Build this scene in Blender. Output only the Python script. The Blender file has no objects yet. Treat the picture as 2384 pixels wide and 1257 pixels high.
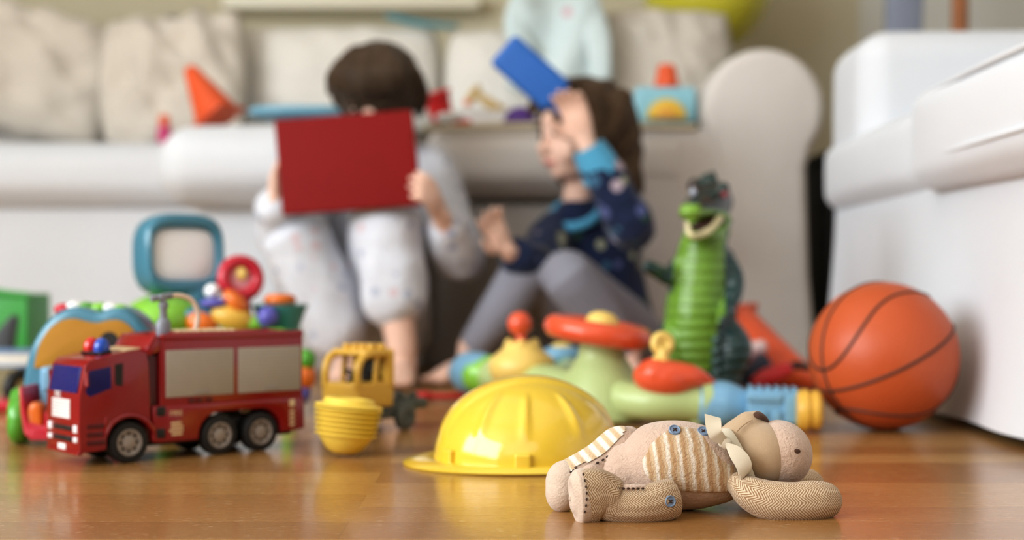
import bpy, bmesh, math, random
from mathutils import Vector, Matrix, Euler, Quaternion, noise
random.seed(7)
SC = bpy.context.scene
COL = SC.collection
PI = math.pi
# the lens: focal length in pixels of a 2384 px wide frame, eye height, horizon row
F, EYE, HOR, CX = 3311.1, .195, 645.0, 1192.0
def P(px, py, Y): return Vector(((px - CX) / F * Y, Y, EYE - (py - HOR) / F * Y))
def XF(px, Y): return (px - CX) / F * Y
def ZF(py, Y): return EYE - (py - HOR) / F * Y
def V(*a): return Vector(a)

# ---------------------------------------------------------------- materials
def lin(c):
    out = []; g = .3 * c[0] + .59 * c[1] + .11 * c[2]
    for v in c[:3]:
        v = (v + (g - v) * .08) / 255.0
        out.append(v / 12.92 if v <= .04045 else ((v + .055) / 1.055) ** 2.4)
    return (*out, 1.0)

class NT:
    def __init__(s, name):
        s.m = bpy.data.materials.new(name); s.m.use_nodes = True
        s.t = s.m.node_tree; s.n = s.t.nodes; s.b = s.n['Principled BSDF']
    def node(s, typ, **kw):
        n = s.n.new(typ)
        for k, v in kw.items(): setattr(n, k, v)
        return n
    def link(s, a, b): s.t.links.new(a, b)
    def math(s, op, a, b=None, clamp=False):
        n = s.node('ShaderNodeMath', operation=op); n.use_clamp = clamp
        for i, v in enumerate((a, b)):
            if v is None: continue
            if hasattr(v, 'links'): s.link(v, n.inputs[i])
            else: n.inputs[i].default_value = v
        return n.outputs[0]
    def mix(s, fac, a, b, mode='MIX'):
        n = s.node('ShaderNodeMix', data_type='RGBA', blend_type=mode)
        for i, v in ((0, fac), (6, a), (7, b)):
            if hasattr(v, 'links'): s.link(v, n.inputs[i])
            else: n.inputs[i].default_value = v
        return n.outputs[2]
    def coords(s, kind='Object', scale=(1, 1, 1), rot=(0, 0, 0), loc=(0, 0, 0)):
        tc = s.node('ShaderNodeTexCoord'); mp = s.node('ShaderNodeMapping')
        mp.inputs['Scale'].default_value = scale; mp.inputs['Rotation'].default_value = rot; mp.inputs['Location'].default_value = loc
        s.link(tc.outputs[kind], mp.inputs[0]); return mp.outputs[0]
    def noise(s, vec, scale, detail=3, rough=.5, out='Fac'):
        n = s.node('ShaderNodeTexNoise'); n.inputs['Scale'].default_value = scale
        n.inputs['Detail'].default_value = detail; n.inputs['Roughness'].default_value = rough
        if vec is not None: s.link(vec, n.inputs['Vector'])
        return n.outputs[out]
    def ramp(s, fac, stops):
        r = s.node('ShaderNodeValToRGB'); e = r.color_ramp.elements
        while len(e) > 1: e.remove(e[-1])
        e[0].position = stops[0][0]; e[0].color = stops[0][1]
        for p, c in stops[1:]:
            x = e.new(p); x.color = c
        s.link(fac, r.inputs[0]); return r.outputs[0]
    def bump(s, h, strength=.3, dist=.001, normal=None):
        b = s.node('ShaderNodeBump'); b.inputs['Strength'].default_value = strength; b.inputs['Distance'].default_value = dist
        s.link(h, b.inputs['Height'])
        if normal is not None: s.link(normal, b.inputs['Normal'])
        s.link(b.outputs[0], s.b.inputs['Normal']); return b.outputs[0]
    def set(s, **kw):
        for k, v in kw.items():
            i = s.b.inputs[k.replace('_', ' ')]
            if hasattr(v, 'links'): s.link(v, i)
            else: i.default_value = v

def plastic(name, c, rough=.28, var=.06, coat=.0, nscale=14, bump=0, sss=0, spec=.5, trans=0):
    n = NT(name); v = n.coords()
    f = n.noise(v, nscale, 3)
    a = lin(c); d = tuple(x * (1 - var * 2) for x in a[:3]) + (1,)
    n.set(Base_Color=n.mix(f, d, tuple(min(1, x * (1 + var)) for x in a[:3]) + (1,)), Roughness=n.math('MULTIPLY_ADD', f, .1) if False else rough)
    n.set(Coat_Weight=coat, Coat_Roughness=.08, Specular_IOR_Level=spec)
    if sss: n.set(Subsurface_Weight=sss, Subsurface_Radius=(.01, .006, .004), Subsurface_Scale=.5)
    if trans: n.set(Transmission_Weight=trans)
    if bump: n.bump(n.noise(v, 900, 2), bump, .0004)
    return n.m

def fabric(name, c, var=.1, nscale=6, wr=.35, wscale=5, wdist=.02, weave=0, sheen=.2, rough=.9, stretch=(1, 1, 1), c2=None):
    n = NT(name); v = n.coords(scale=stretch); o = n.coords()
    f = n.noise(v, nscale, 4)
    a = lin(c); d = lin(c2) if c2 else tuple(x * (1 - var * 1.6) for x in a[:3]) + (1,)
    n.set(Base_Color=n.mix(f, d, a), Roughness=rough, Sheen_Weight=sheen, Sheen_Roughness=.5, Specular_IOR_Level=.2)
    h = n.noise(v, wscale, 3)
    nb = n.bump(h, wr, wdist)
    if weave: n.bump(n.noise(o, 1400, 2), weave, .0006, nb)
    return n.m

# ---------------------------------------------------------------- mesh builder
def catmull(pts, m):
    """pts: list of (tuple of floats); returns resampled list"""
    if len(pts) < 3 and m > 1:
        a, b = pts; return [tuple(x + (y - x) * i / m for x, y in zip(a, b)) for i in range(m + 1)]
    out = []
    n = len(pts)
    for i in range(n - 1):
        p0, p1, p2, p3 = pts[max(0, i - 1)], pts[i], pts[i + 1], pts[min(n - 1, i + 2)]
        for k in range(m):
            t = k / m; q = []
            for a, b, c, d in zip(p0, p1, p2, p3):
                q.append(.5 * (2 * b + (c - a) * t + (2 * a - 5 * b + 4 * c - d) * t * t + (3 * b - a - 3 * c + d) * t ** 3))
            out.append(tuple(q))
    out.append(tuple(pts[-1])); return out

class MB:
    def __init__(s):
        s.bm = bmesh.new(); s.uv = s.bm.loops.layers.uv.new('UVMap')
    def face(s, vs):
        try: return s.bm.faces.new(vs)
        except ValueError: return None
    def tube(s, pts, rad, n=14, m=4, cap='round', up=(0, 0, 1), closed=False, M=None, flat=None):
        """rad: list of r or (a, b): a along side, b along up"""
        rows = []
        for p, r in zip(pts, rad):
            a, b = (r, r) if not hasattr(r, '__len__') else r
            rows.append((p[0], p[1], p[2], a, b))
        if closed:
            k = len(rows); ext = rows + rows[:3]
            ext = [rows[-1]] + ext
            rr = catmull(ext, m); rows = rr[m:m + k * m]
        else: rows = catmull(rows, m) if m > 1 or len(rows) < 3 else rows
        C = [Vector(r[:3]) for r in rows]; N = len(C)
        T = []
        for i in range(N):
            if closed: t = C[(i + 1) % N] - C[i - 1]
            else: t = C[min(N - 1, i + 1)] - C[max(0, i - 1)]
            T.append(t.normalized() if t.length > 1e-9 else Vector((1, 0, 0)))
        U = Vector(up)
        if abs(U.normalized().dot(T[0])) > .95: U = Vector((1, 0, 0)) if abs(T[0].x) < .9 else Vector((0, 1, 0))
        fr = []
        u = (U - T[0] * U.dot(T[0])).normalized()
        for i in range(N):
            w = u - T[i] * u.dot(T[i])
            if w.length > 1e-6: u = w.normalized()
            fr.append((T[i].cross(u).normalized(), u.copy()))
        rings = []
        spec = []
        arc = 0
        for i in range(N):
            if i: arc += (C[i] - C[i - 1]).length
            spec.append((C[i], fr[i], max(rows[i][3], 1e-5), max(rows[i][4], 1e-5), arc))
        if not closed and cap == 'round':
            def capr(sp, t, sgn, K=4):
                c, f, a, b, ar = sp; r = min(a, b); o = []
                for k in range(1, K + 1):
                    th = PI / 2 * k / (K + .35)
                    o.append((c + t * sgn * r * math.sin(th), f, a * math.cos(th), b * math.cos(th), ar + sgn * r * math.sin(th)))
                return o
            st = capr(spec[0], T[0], -1)[::-1]; en = capr(spec[-1], T[-1], 1)
            spec = st + spec + en
        for c, f, a, b, ar in spec:
            ring = []
            for k in range(n):
                th = 2 * PI * k / n
                p = c + f[0] * (a * math.cos(th)) + f[1] * (b * math.sin(th))
                if M is not None: p = M @ p
                ring.append(s.bm.verts.new(p))
            rings.append((ring, ar, (a + b) / 2))
        L = len(rings)
        rav = sum(r[2] for r in rings) / L
        for i in range(L if closed else L - 1):
            A, B = rings[i], rings[(i + 1) % L]
            for k in range(n):
                f = s.face((A[0][k], A[0][(k + 1) % n], B[0][(k + 1) % n], B[0][k]))
                if f:
                    for lp, (uu, vv) in zip(f.loops, ((A[1], k), (A[1], k + 1), (B[1], k + 1), (B[1], k))):
                        lp[s.uv].uv = (uu, vv / n * 2 * PI * rav)
        if not closed:
            s.face(rings[0][0][::-1]); s.face(rings[-1][0])
        return s
    def ell(s, c, r, rot=None, nu=20, nv=12, M=None):
        c = Vector(c); r = (r, r, r) if not hasattr(r, '__len__') else r
        R = rot.to_matrix() if isinstance(rot, (Euler, Quaternion)) else (rot if rot is not None else Matrix.Identity(3))
        top = c + R @ Vector((0, 0, r[2])); bot = c - R @ Vector((0, 0, r[2]))
        X = lambda p: M @ p if M is not None else p
        rings = []
        for j in range(1, nv):
            ph = PI * j / nv
            rings.append([s.bm.verts.new(X(c + R @ Vector((r[0] * math.sin(ph) * math.cos(2 * PI * k / nu), r[1] * math.sin(ph) * math.sin(2 * PI * k / nu), r[2] * math.cos(ph))))) for k in range(nu)])
        t = s.bm.verts.new(X(top)); b = s.bm.verts.new(X(bot))
        for k in range(nu):
            s.face((t, rings[0][k], rings[0][(k + 1) % nu]))
            s.face((b, rings[-1][(k + 1) % nu], rings[-1][k]))
            for j in range(nv - 2):
                s.face((rings[j][k], rings[j + 1][k], rings[j + 1][(k + 1) % nu], rings[j][(k + 1) % nu]))
        return s
    def rbox(s, c, size, r=.002, k=2, mid=1, bulge=(0, 0, 0), rot=None, M=None, fn=None):
        """rounded box; bulge swells each face outward at its middle"""
        c = Vector(c); h = [x / 2 for x in size]; r = min(r, min(h) * .999)
        R = rot.to_matrix() if isinstance(rot, (Euler, Quaternion)) else (rot if rot is not None else Matrix.Identity(3))
        ax = []
        for a in range(3):
            i = h[a] - r
            lo = [-h[a] + r * (1 - math.tan(PI / 4 * (1 - q / k))) for q in range(k)]
            lo = [-(i + r * math.tan(PI / 4 * (1 - q / k))) for q in range(k)]
            md = [-i + 2 * i * q / mid for q in range(mid + 1)]
            ax.append(lo + md + [-x for x in lo[::-1]])
        n = len(ax[0]); vs = {}
        def get(ix):
            if ix in vs: return vs[ix]
            q = Vector([ax[a][ix[a]] for a in range(3)])
            inn = Vector([max(-(h[a] - r), min(h[a] - r, q[a])) for a in range(3)])
            d = q - inn
            p = inn + (d.normalized() * r if d.length > 1e-9 else d)
            for a in range(3):
                if bulge[a]:
                    b_, c_ = (a + 1) % 3, (a + 2) % 3
                    w = max(0, 1 - (q[b_] / h[b_]) ** 2) * max(0, 1 - (q[c_] / h[c_]) ** 2)
                    p[a] += bulge[a] * w * q[a] / h[a]
            p = c + R @ p
            if fn: p = fn(p)
            if M is not None: p = M @ p
            vs[ix] = s.bm.verts.new(p); return vs[ix]
        for a in range(3):
            b_, c_ = (a + 1) % 3, (a + 2) % 3
            for side in (0, n - 1):
                for i in range(n - 1):
                    for j in range(n - 1):
                        def ix(u, v):
                            t = [0, 0, 0]; t[a] = side; t[b_] = u; t[c_] = v; return tuple(t)
                        q = [get(ix(i, j)), get(ix(i + 1, j)), get(ix(i + 1, j + 1)), get(ix(i, j + 1))]
                        s.face(q if side else q[::-1])
        return s
    def lathe(s, prof, n=32, M=None, close=False, a0=0, a1=2 * PI):
        """prof: (r, z) list about local z"""
        full = abs(a1 - a0 - 2 * PI) < 1e-6; rings = []
        X = lambda p: M @ p if M is not None else p
        cnt = n if full else n + 1
        for r, z in prof:
            if r < 1e-6: rings.append([s.bm.verts.new(X(Vector((0, 0, z))))])
            else: rings.append([s.bm.verts.new(X(Vector((r * math.cos(a0 + (a1 - a0) * k / n), r * math.sin(a0 + (a1 - a0) * k / n), z)))) for k in range(cnt)])
        prs = list(zip(rings, rings[1:])) + ([(rings[-1], rings[0])] if close else [])
        for A, B in prs:
            for k in range(n if full else n):
                k2 = (k + 1) % cnt
                if len(A) == 1 and len(B) == 1: continue
                if len(A) == 1: s.face((A[0], B[k2], B[k]))
                elif len(B) == 1: s.face((A[k], A[k2], B[0]))
                else: s.face((A[k], A[k2], B[k2], B[k]))
        return s
    def prism(s, poly, d0, d1, M=None, bev=0, seg=2, axis='y'):
        """extrude a 2-D polygon (x, z) along y from d0 to d1"""
        X = lambda p: M @ p if M is not None else p
        b = bmesh.new()
        mk = (lambda a, c, d: (a, d, c)) if axis == 'y' else ((lambda a, c, d: (d, a, c)) if axis == 'x' else (lambda a, c, d: (a, c, d)))
        A = [b.verts.new(mk(x, z, d0)) for x, z in poly]; B = [b.verts.new(mk(x, z, d1)) for x, z in poly]
        b.faces.new(A); b.faces.new(B[::-1]); n = len(poly)
        for i in range(n): b.faces.new((A[i], B[i], B[(i + 1) % n], A[(i + 1) % n]))
        bmesh.ops.recalc_face_normals(b, faces=b.faces)
        if bev:
            es = [e for e in b.edges if len(e.link_faces) == 2 and e.calc_face_angle(0) > .5]
            bmesh.ops.bevel(b, geom=es, offset=bev, segments=seg, profile=.5, affect='EDGES', clamp_overlap=True)
        bmesh.ops.triangulate(b, faces=[f for f in b.faces if len(f.verts) > 4])
        mp = {v: s.bm.verts.new(X(v.co)) for v in b.verts}
        for f in b.faces: s.face([mp[v] for v in f.verts])
        b.free(); return s
    def cyl(s, a, b, r, r2=None, n=24, bev=0, M=None):
        a, b = Vector(a), Vector(b); L = (b - a).length; r2 = r if r2 is None else r2
        Q = Matrix.Translation(a) @ (b - a).to_track_quat('Z', 'Y').to_matrix().to_4x4()
        if M is not None: Q = M @ Q
        e = bev
        pr = [(0, 0), (r - e, 0), (r - e * .3, e * .3), (r, e), (r2, L - e), (r2 - e * .3, L - e * .3), (r2 - e, L), (0, L)] if e else [(0, 0), (r, 0), (r2, L), (0, L)]
        return s.lathe(pr, n, Q)
    def torus(s, c, R, r, axis=(0, 0, 1), n=40, k=12, sq=1, M=None):
        Q = Matrix.Translation(Vector(c)) @ Vector(axis).to_track_quat('Z', 'Y').to_matrix().to_4x4()
        if M is not None: Q = M @ Q
        return s.lathe([(R + r * math.cos(2 * PI * i / k), r * sq * math.sin(2 * PI * i / k)) for i in range(k)], n, Q, close=True)
    def grid(s, fn, nu, nv, thick=0):
        rows = [[s.bm.verts.new(fn(i / nu, j / nv)) for i in range(nu + 1)] for j in range(nv + 1)]
        for j in range(nv):
            for i in range(nu):
                f = s.face((rows[j][i], rows[j][i + 1], rows[j + 1][i + 1], rows[j + 1][i]))
                if f:
                    for lp, (a, b) in zip(f.loops, ((i, j), (i + 1, j), (i + 1, j + 1), (i, j + 1))): lp[s.uv].uv = (a / nu, b / nv)
        if thick:
            bmesh.ops.recalc_face_normals(s.bm, faces=s.bm.faces)
            bmesh.ops.solidify(s.bm, geom=s.bm.faces[:], thickness=thick)
        return s
    def mesh(s, name, recalc=True):
        if recalc: bmesh.ops.recalc_face_normals(s.bm, faces=s.bm.faces)
        me = bpy.data.meshes.new(name); s.bm.to_mesh(me); s.bm.free(); return me
    def build(s, name, mat, parent=None, sharp=40, local=False, subsurf=0, fn=None):
        """verts are world coordinates unless local; stored in the parent's frame"""
        if fn:
            for v in s.bm.verts: v.co = fn(v.co)
        return finish(s.mesh(name), name, mat, parent, sharp, local, subsurf)

def wm(o):
    m = o.matrix_basis.copy()
    return wm(o.parent) @ m if o.parent else m

def finish(me, name, mat, parent, sharp=40, local=False, subsurf=0):
    if parent is not None and not local: me.transform(wm(parent).inverted())
    if len(me.polygons): me.polygons.foreach_set('use_smooth', [True] * len(me.polygons))
    if sharp: me.set_sharp_from_angle(angle=math.radians(sharp))
    me.materials.append(mat)
    o = bpy.data.objects.new(name, me); COL.objects.link(o); o.parent = parent
    if subsurf:
        d = o.modifiers.new('smooth', 'SUBSURF'); d.levels = subsurf; d.render_levels = subsurf
    return o

def organic(mb, name, mat, parent=None, voxel=.004, it=6, col=None, fac=.5, fn=None, local=False):
    """one continuous skin over overlapping forms; col(p, n) -> 0-255 colour stored per vertex"""
    me = mb.mesh(name); t = bpy.data.objects.new('tmp', me); COL.objects.link(t)
    r = t.modifiers.new('r', 'REMESH'); r.mode = 'VOXEL'; r.voxel_size = voxel; r.use_smooth_shade = True
    if it:
        q = t.modifiers.new('s', 'SMOOTH'); q.factor = fac; q.iterations = it
    dg = bpy.context.evaluated_depsgraph_get(); dg.update()
    nm = bpy.data.meshes.new_from_object(t.evaluated_get(dg)); nm.name = name
    bpy.data.objects.remove(t); bpy.data.meshes.remove(me)
    nm.materials.clear()
    if fn:
        dat = [(v.co.copy(), v.normal.copy()) for v in nm.vertices]
        nm.vertices.foreach_set('co', [x for c_, n_ in dat for x in fn(c_, n_)]); nm.update()
    if col:
        at = nm.color_attributes.new('Tint', 'FLOAT_COLOR', 'POINT')
        dat = [(v.co.copy(), v.normal.copy()) for v in nm.vertices]
        for i, (c_, n_) in enumerate(dat): at.data[i].color = lin(col(c_, n_))
    return finish(nm, name, mat, parent, 0, local)

def thing(name, label, cat, loc=(0, 0, 0), rotz=0, group=None, rot=None):
    o = bpy.data.objects.new(name, None); COL.objects.link(o); o.empty_display_size = .05
    o.location = loc; o.rotation_euler = rot if rot else (0, 0, rotz)
    return tag(o, label, cat, group)
def tag(o, label, cat, group=None):
    o['label'] = label; o['category'] = cat
    if group: o['group'] = group
    return o
def struct(o): o['kind'] = 'structure'; return o
def gnd(px, Y): return Vector((XF(px, Y), Y, 0))
def mixf(a, b, t): return a + (b - a) * t
def single(mb, name, mat, label, cat, loc, group=None, **kw):
    """a thing that is one mesh, its origin at its base"""
    for v in mb.bm.verts: v.co -= Vector(loc)
    o = mb.build(name, mat, None, local=True, **kw); o.location = loc
    return tag(o, label, cat, group)

def tinted(name, rough=.3, spec=.5, coat=0, bump=0, bscale=60, bdist=.002, sss=0, ring=None):
    n = NT(name); a = n.node('ShaderNodeAttribute'); a.attribute_name = 'Tint'
    v = n.coords()
    n.set(Base_Color=n.mix(n.math('MULTIPLY', n.noise(v, 40, 3), .35), a.outputs['Color'], (.02, .02, .02, 1)), Roughness=rough, Specular_IOR_Level=spec, Coat_Weight=coat)
    if sss: n.set(Subsurface_Weight=sss, Subsurface_Radius=(.012, .005, .003), Subsurface_Scale=.6)
    if bump: n.bump(n.noise(v, bscale, 3), bump, bdist)
    if ring:
        w = n.node('ShaderNodeTexWave', wave_type='BANDS', bands_direction='Z'); w.inputs['Scale'].default_value = ring; w.inputs['Distortion'].default_value = 1.2
        n.link(v, w.inputs['Vector']); n.bump(w.outputs['Fac'], .5, .006)
    return n.m
def text(body, size, mat, parent, M, name='lettering', extrude=.0002, align='CENTER'):
    c = bpy.data.curves.new(name, 'FONT'); c.body = body; c.size = size; c.extrude = extrude; c.align_x = align; c.align_y = 'CENTER'
    c.resolution_u = 3
    t = bpy.data.objects.new('tmp', c); COL.objects.link(t)
    dg = bpy.context.evaluated_depsgraph_get(); dg.update()
    me = bpy.data.meshes.new_from_object(t.evaluated_get(dg)); me.name = name
    bpy.data.objects.remove(t); me.transform(M); me.materials.clear()
    return finish(me, name, mat, parent, 30, True)
# ================================================================ setting
def floor_mat():
    n = NT('oak_floor'); v = n.coords()
    br = n.node('ShaderNodeTexBrick'); br.offset = .37; br.offset_frequency = 2; br.squash = 1
    for k, x in (('Scale', 1), ('Mortar Size', .0003), ('Mortar Smooth', .3), ('Bias', 0), ('Brick Width', 1.15), ('Row Height', .072)): br.inputs[k].default_value = x
    br.inputs['Color1'].default_value = (0, 0, 0, 1); br.inputs['Color2'].default_value = (1, 1, 1, 1); br.inputs['Mortar'].default_value = (.5, .5, .5, 1)
    mp = n.coords(loc=(.13, .02, 0)); n.link(mp, br.inputs['Vector'])
    sep = n.node('ShaderNodeSeparateColor'); n.link(br.outputs['Color'], sep.inputs[0])
    plank = n.ramp(sep.outputs[0], [(0, lin((164, 114, 58))), (.3, lin((188, 138, 74))), (.7, lin((200, 152, 86))), (1, lin((222, 184, 118)))])
    g = n.noise(n.coords(scale=(6, 90, 90)), 3, 5, .6)
    g2 = n.noise(n.coords(scale=(30, 600, 600)), 2, 3, .6)
    c = n.mix(n.math('MULTIPLY', g, .42), plank, lin((124, 78, 32)))
    c = n.mix(n.math('MULTIPLY', g2, .14), c, lin((228, 176, 116)))
    c = n.mix(n.math('MULTIPLY', br.outputs['Fac'], .6), c, lin((92, 56, 24)))
    fl = n.node('ShaderNodeTexVoronoi'); fl.inputs['Scale'].default_value = 1; n.link(n.coords(scale=(70, 330, 330)), fl.inputs['Vector'])
    sp = n.math('MULTIPLY', n.math('LESS_THAN', fl.outputs['Distance'], .16), n.math('GREATER_THAN', n.noise(v, 26, 2), .52))
    c = n.mix(n.math('MULTIPLY', sp, .6), c, lin((240, 214, 176)))
    n.set(Base_Color=c, Specular_IOR_Level=.5, Coat_Weight=.3, Coat_Roughness=.11)
    n.set(Roughness=n.math('MULTIPLY_ADD', g, .12, ))
    rr = n.node('ShaderNodeMapRange'); n.link(g, rr.inputs[0]); rr.inputs[3].default_value = .2; rr.inputs[4].default_value = .32
    n.set(Roughness=rr.outputs[0])
    n.bump(n.math('ADD', g2, n.math('MULTIPLY', br.outputs['Fac'], -1.2)), .12, .0005)
    return n.m
M_floor = floor_mat()
M_wall = plastic('olive_wall_paint', (216, 207, 180), .85, .03, nscale=3, spec=.2)
M_wallr = plastic('pale_wall_paint', (216, 214, 205), .85, .03, nscale=3, spec=.2)
M_wallf = plastic('taupe_wall_paint', (150, 140, 124), .85, .03, nscale=3, spec=.2)
M_ceil = plastic('ceiling_paint', (240, 238, 232), .9, .02, nscale=3, spec=.2)
M_trim = plastic('cream_gloss_paint', (240, 234, 214), .4, .02, nscale=5)
M_glass = plastic('window_glass', (225, 235, 240), .02, .01, trans=1)
X0, X1, Y0, Y1, ZC = -3.0, 2.6, -2.4, 4.5, 2.5
mb = MB(); mb.rbox((mixf(X0, X1, .5), mixf(Y0, Y1, .5), -.05), (X1 - X0 + .2, Y1 - Y0 + .2, .1), .001, 1); struct(mb.build('floor', M_floor))
mb = MB(); mb.rbox((mixf(X0, X1, .5), mixf(Y0, Y1, .5), ZC + .05), (X1 - X0 + .2, Y1 - Y0 + .2, .1), .001, 1); struct(mb.build('ceiling', M_ceil))
WX0, WX1, WZ0, WZ1 = XF(575, 4.5), XF(1075, 4.5), 1.06, 2.05
mb = MB()
for x0, x1, z0, z1 in ((X0, WX0, 0, ZC), (WX1, 1.1, 0, ZC), (WX0, WX1, 0, WZ0), (WX0, WX1, WZ1, ZC)):
    mb.rbox(((x0 + x1) / 2, Y1 + .06, (z0 + z1) / 2), (x1 - x0, .12, z1 - z0), .001, 1)
struct(mb.build('wall_back', M_wall))
mb = MB(); mb.rbox(((1.1 + X1) / 2, Y1 + .06, ZC / 2), (X1 - 1.1, .12, ZC), .001, 1); struct(mb.build('wall_back_right', M_wallr))
mb = MB(); mb.rbox((X1 + .06, (Y0 + Y1) / 2, ZC / 2), (.12, Y1 - Y0, ZC), .001, 1); struct(mb.build('wall_right', M_wallr))
mb = MB(); mb.rbox(((X0 + X1) / 2, Y0 - .06, ZC / 2), (X1 - X0, .12, ZC), .001, 1); struct(mb.build('wall_front', M_wallf))
mb = MB()   # left wall with a wide window opening
LY0, LY1, LZ0, LZ1 = -2.2, 1.5, .5, 2.3
for y0, y1, z0, z1 in ((Y0, LY0, 0, ZC), (LY1, Y1, 0, ZC), (LY0, LY1, 0, LZ0), (LY0, LY1, LZ1, ZC)):
    mb.rbox((X0 - .06, (y0 + y1) / 2, (z0 + z1) / 2), (.12, y1 - y0, z1 - z0), .001, 1)
struct(mb.build('wall_left', M_wall))
def window(name, ax, a0, a1, z0, z1, at, sill):
    mb = MB(); w = .06
    bx = (lambda u0, u1, q0, q1, d: mb.rbox(((u0 + u1) / 2, at, (q0 + q1) / 2), (u1 - u0, d, q1 - q0), .004, 1)) if ax == 'x' else (lambda u0, u1, q0, q1, d: mb.rbox((at, (u0 + u1) / 2, (q0 + q1) / 2), (d, u1 - u0, q1 - q0), .004, 1))
    bx(a0, a0 + w, z0, z1, .07); bx(a1 - w, a1, z0, z1, .07); bx(a0, a1, z0, z0 + w, .07); bx(a0, a1, z1 - w, z1, .07)
    for i in (1, 2): u = mixf(a0, a1, i / 3); bx(u - .02, u + .02, z0, z1, .05)
    f = struct(mb.build(name, M_trim))
    mb = MB()
    if ax == 'x': mb.rbox(((a0 + a1) / 2, at - sill, z0 - .012), (a1 - a0 + .12, .16, .045), .008, 2)
    else: mb.rbox((at + sill, (a0 + a1) / 2, z0 - .012), (.16, a1 - a0 + .12, .045), .008, 2)
    mb.build('window_sill', M_trim, f)
    return f
window('window_1', 'x', WX0, WX1, WZ0, WZ1, Y1 + .04, .06)
window('window_2', 'y', LY0, LY1, LZ0, LZ1, X0 - .04, .04)

# ---------------------------------------------------------------- light
def area(name, loc, tgt, sx, sy, power, col):
    l = bpy.data.lights.new(name, 'AREA'); l.shape = 'RECTANGLE'; l.size = sx; l.size_y = sy; l.energy = power; l.color = col
    o = bpy.data.objects.new(name, l); COL.objects.link(o); o.location = loc
    o.rotation_euler = (Vector(tgt) - Vector(loc)).to_track_quat('-Z', 'Y').to_euler(); return o
area('window_daylight', (X0 - .16, -.35, 1.40), (0, 1.2, .5), 3.6, 1.9, 205, (.89, .95, 1))
area('room_fill', (-.6, Y0 + .2, 1.7), (0, 3, .4), 3.0, 1.5, 24, (1, .98, .95))  # added fill lamp behind the camera, no window in that wall
area('ceiling_bounce', (-.2, 1.9, ZC - .05), (-.1, 2.1, 0), 3.6, 3.0, 16, (1, .975, .93))
w = bpy.data.worlds.new('sky'); SC.world = w; w.use_nodes = True
bg = w.node_tree.nodes['Background']
sky = w.node_tree.nodes.new('ShaderNodeTexSky'); sky.sky_type = 'HOSEK_WILKIE'; sky.turbidity = 6; sky.sun_direction = (-.3, -.4, .86)
mx = w.node_tree.nodes.new('ShaderNodeMix'); mx.data_type = 'RGBA'; mx.inputs[0].default_value = .35
mx.inputs[6].default_value = (.95, .95, .95, 1); w.node_tree.links.new(sky.outputs[0], mx.inputs[7]); w.node_tree.links.new(mx.outputs[2], bg.inputs[0])
bg.inputs[1].default_value = .25

# ---------------------------------------------------------------- camera
cd = bpy.data.cameras.new('camera'); cam = bpy.data.objects.new('camera', cd); COL.objects.link(cam)
cam.location = (0, 0, EYE); cam.rotation_euler = (PI / 2, 0, 0)
cd.sensor_width = 36; cd.lens = 50; cd.shift_y = (HOR - 628.5) / 2384; cd.clip_start = .05
cd.dof.use_dof = True; cd.dof.focus_distance = 1.16; cd.dof.aperture_fstop = 3.1
SC.camera = cam
SC.view_settings.view_transform = 'Standard'; SC.view_settings.look = 'None'; SC.view_settings.exposure = .14
SC.view_settings.gamma = .86
SC.cycles.use_denoising = True
SC.cycles.max_bounces = 6
SC.cycles.adaptive_threshold = .045
SC.cycles.caustics_reflective = False; SC.cycles.caustics_refractive = False

# ================================================================ sofas and cushions
M_sofa = fabric('white_cotton_slipcover', (220, 214, 208), .05, 3, .35, 7, .02, .06)
M_sofa2 = fabric('bright_white_slipcover', (220, 224, 230), .04, 3, .22, 5, .02, .06)
M_cush = fabric('cream_cushion_cloth', (220, 212, 200), .07, 4, .6, 6, .03, .06, stretch=(1, 1, .6))
M_cushw = fabric('white_cushion_cloth', (230, 227, 220), .04, 4, .3, 5, .02, .06)
M_pipe = fabric('cream_piping', (208, 196, 166), .05, 8)
M_under = fabric('shade_dark_slipcover', (150, 140, 130), .06, 5)  # slipcover under the seat overhang, its shade put into the darker colour

def skirt(pts, z0, z1, flare=.03, amp=.008, wl=.12, thick=.006, seed=0):
    """cloth skirt hung along a polyline of (x, y, nx, ny)"""
    mb = MB(); n = len(pts)
    seg = [0]
    for a, b in zip(pts, pts[1:]): seg.append(seg[-1] + math.hypot(b[0] - a[0], b[1] - a[1]))
    L = seg[-1]
    def at(u):
        d = u * L
        for i in range(n - 1):
            if d <= seg[i + 1] or i == n - 2:
                t = (d - seg[i]) / max(1e-9, seg[i + 1] - seg[i]); return [mixf(p, q, t) for p, q in zip(pts[i], pts[i + 1])], d
    def fn(u, v):
        (x, y, nx, ny), d = at(u); z = mixf(z1, z0, v)
        w = amp * v * math.sin(d / wl * 2 * PI + seed) + amp * .8 * v * math.sin(d / wl * 3.7 + 1.7 * seed + v) + flare * v ** 1.6
        return Vector((x + nx * w, y + ny * w, z))
    mb.grid(fn, 120, 12, thick); return mb

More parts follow.
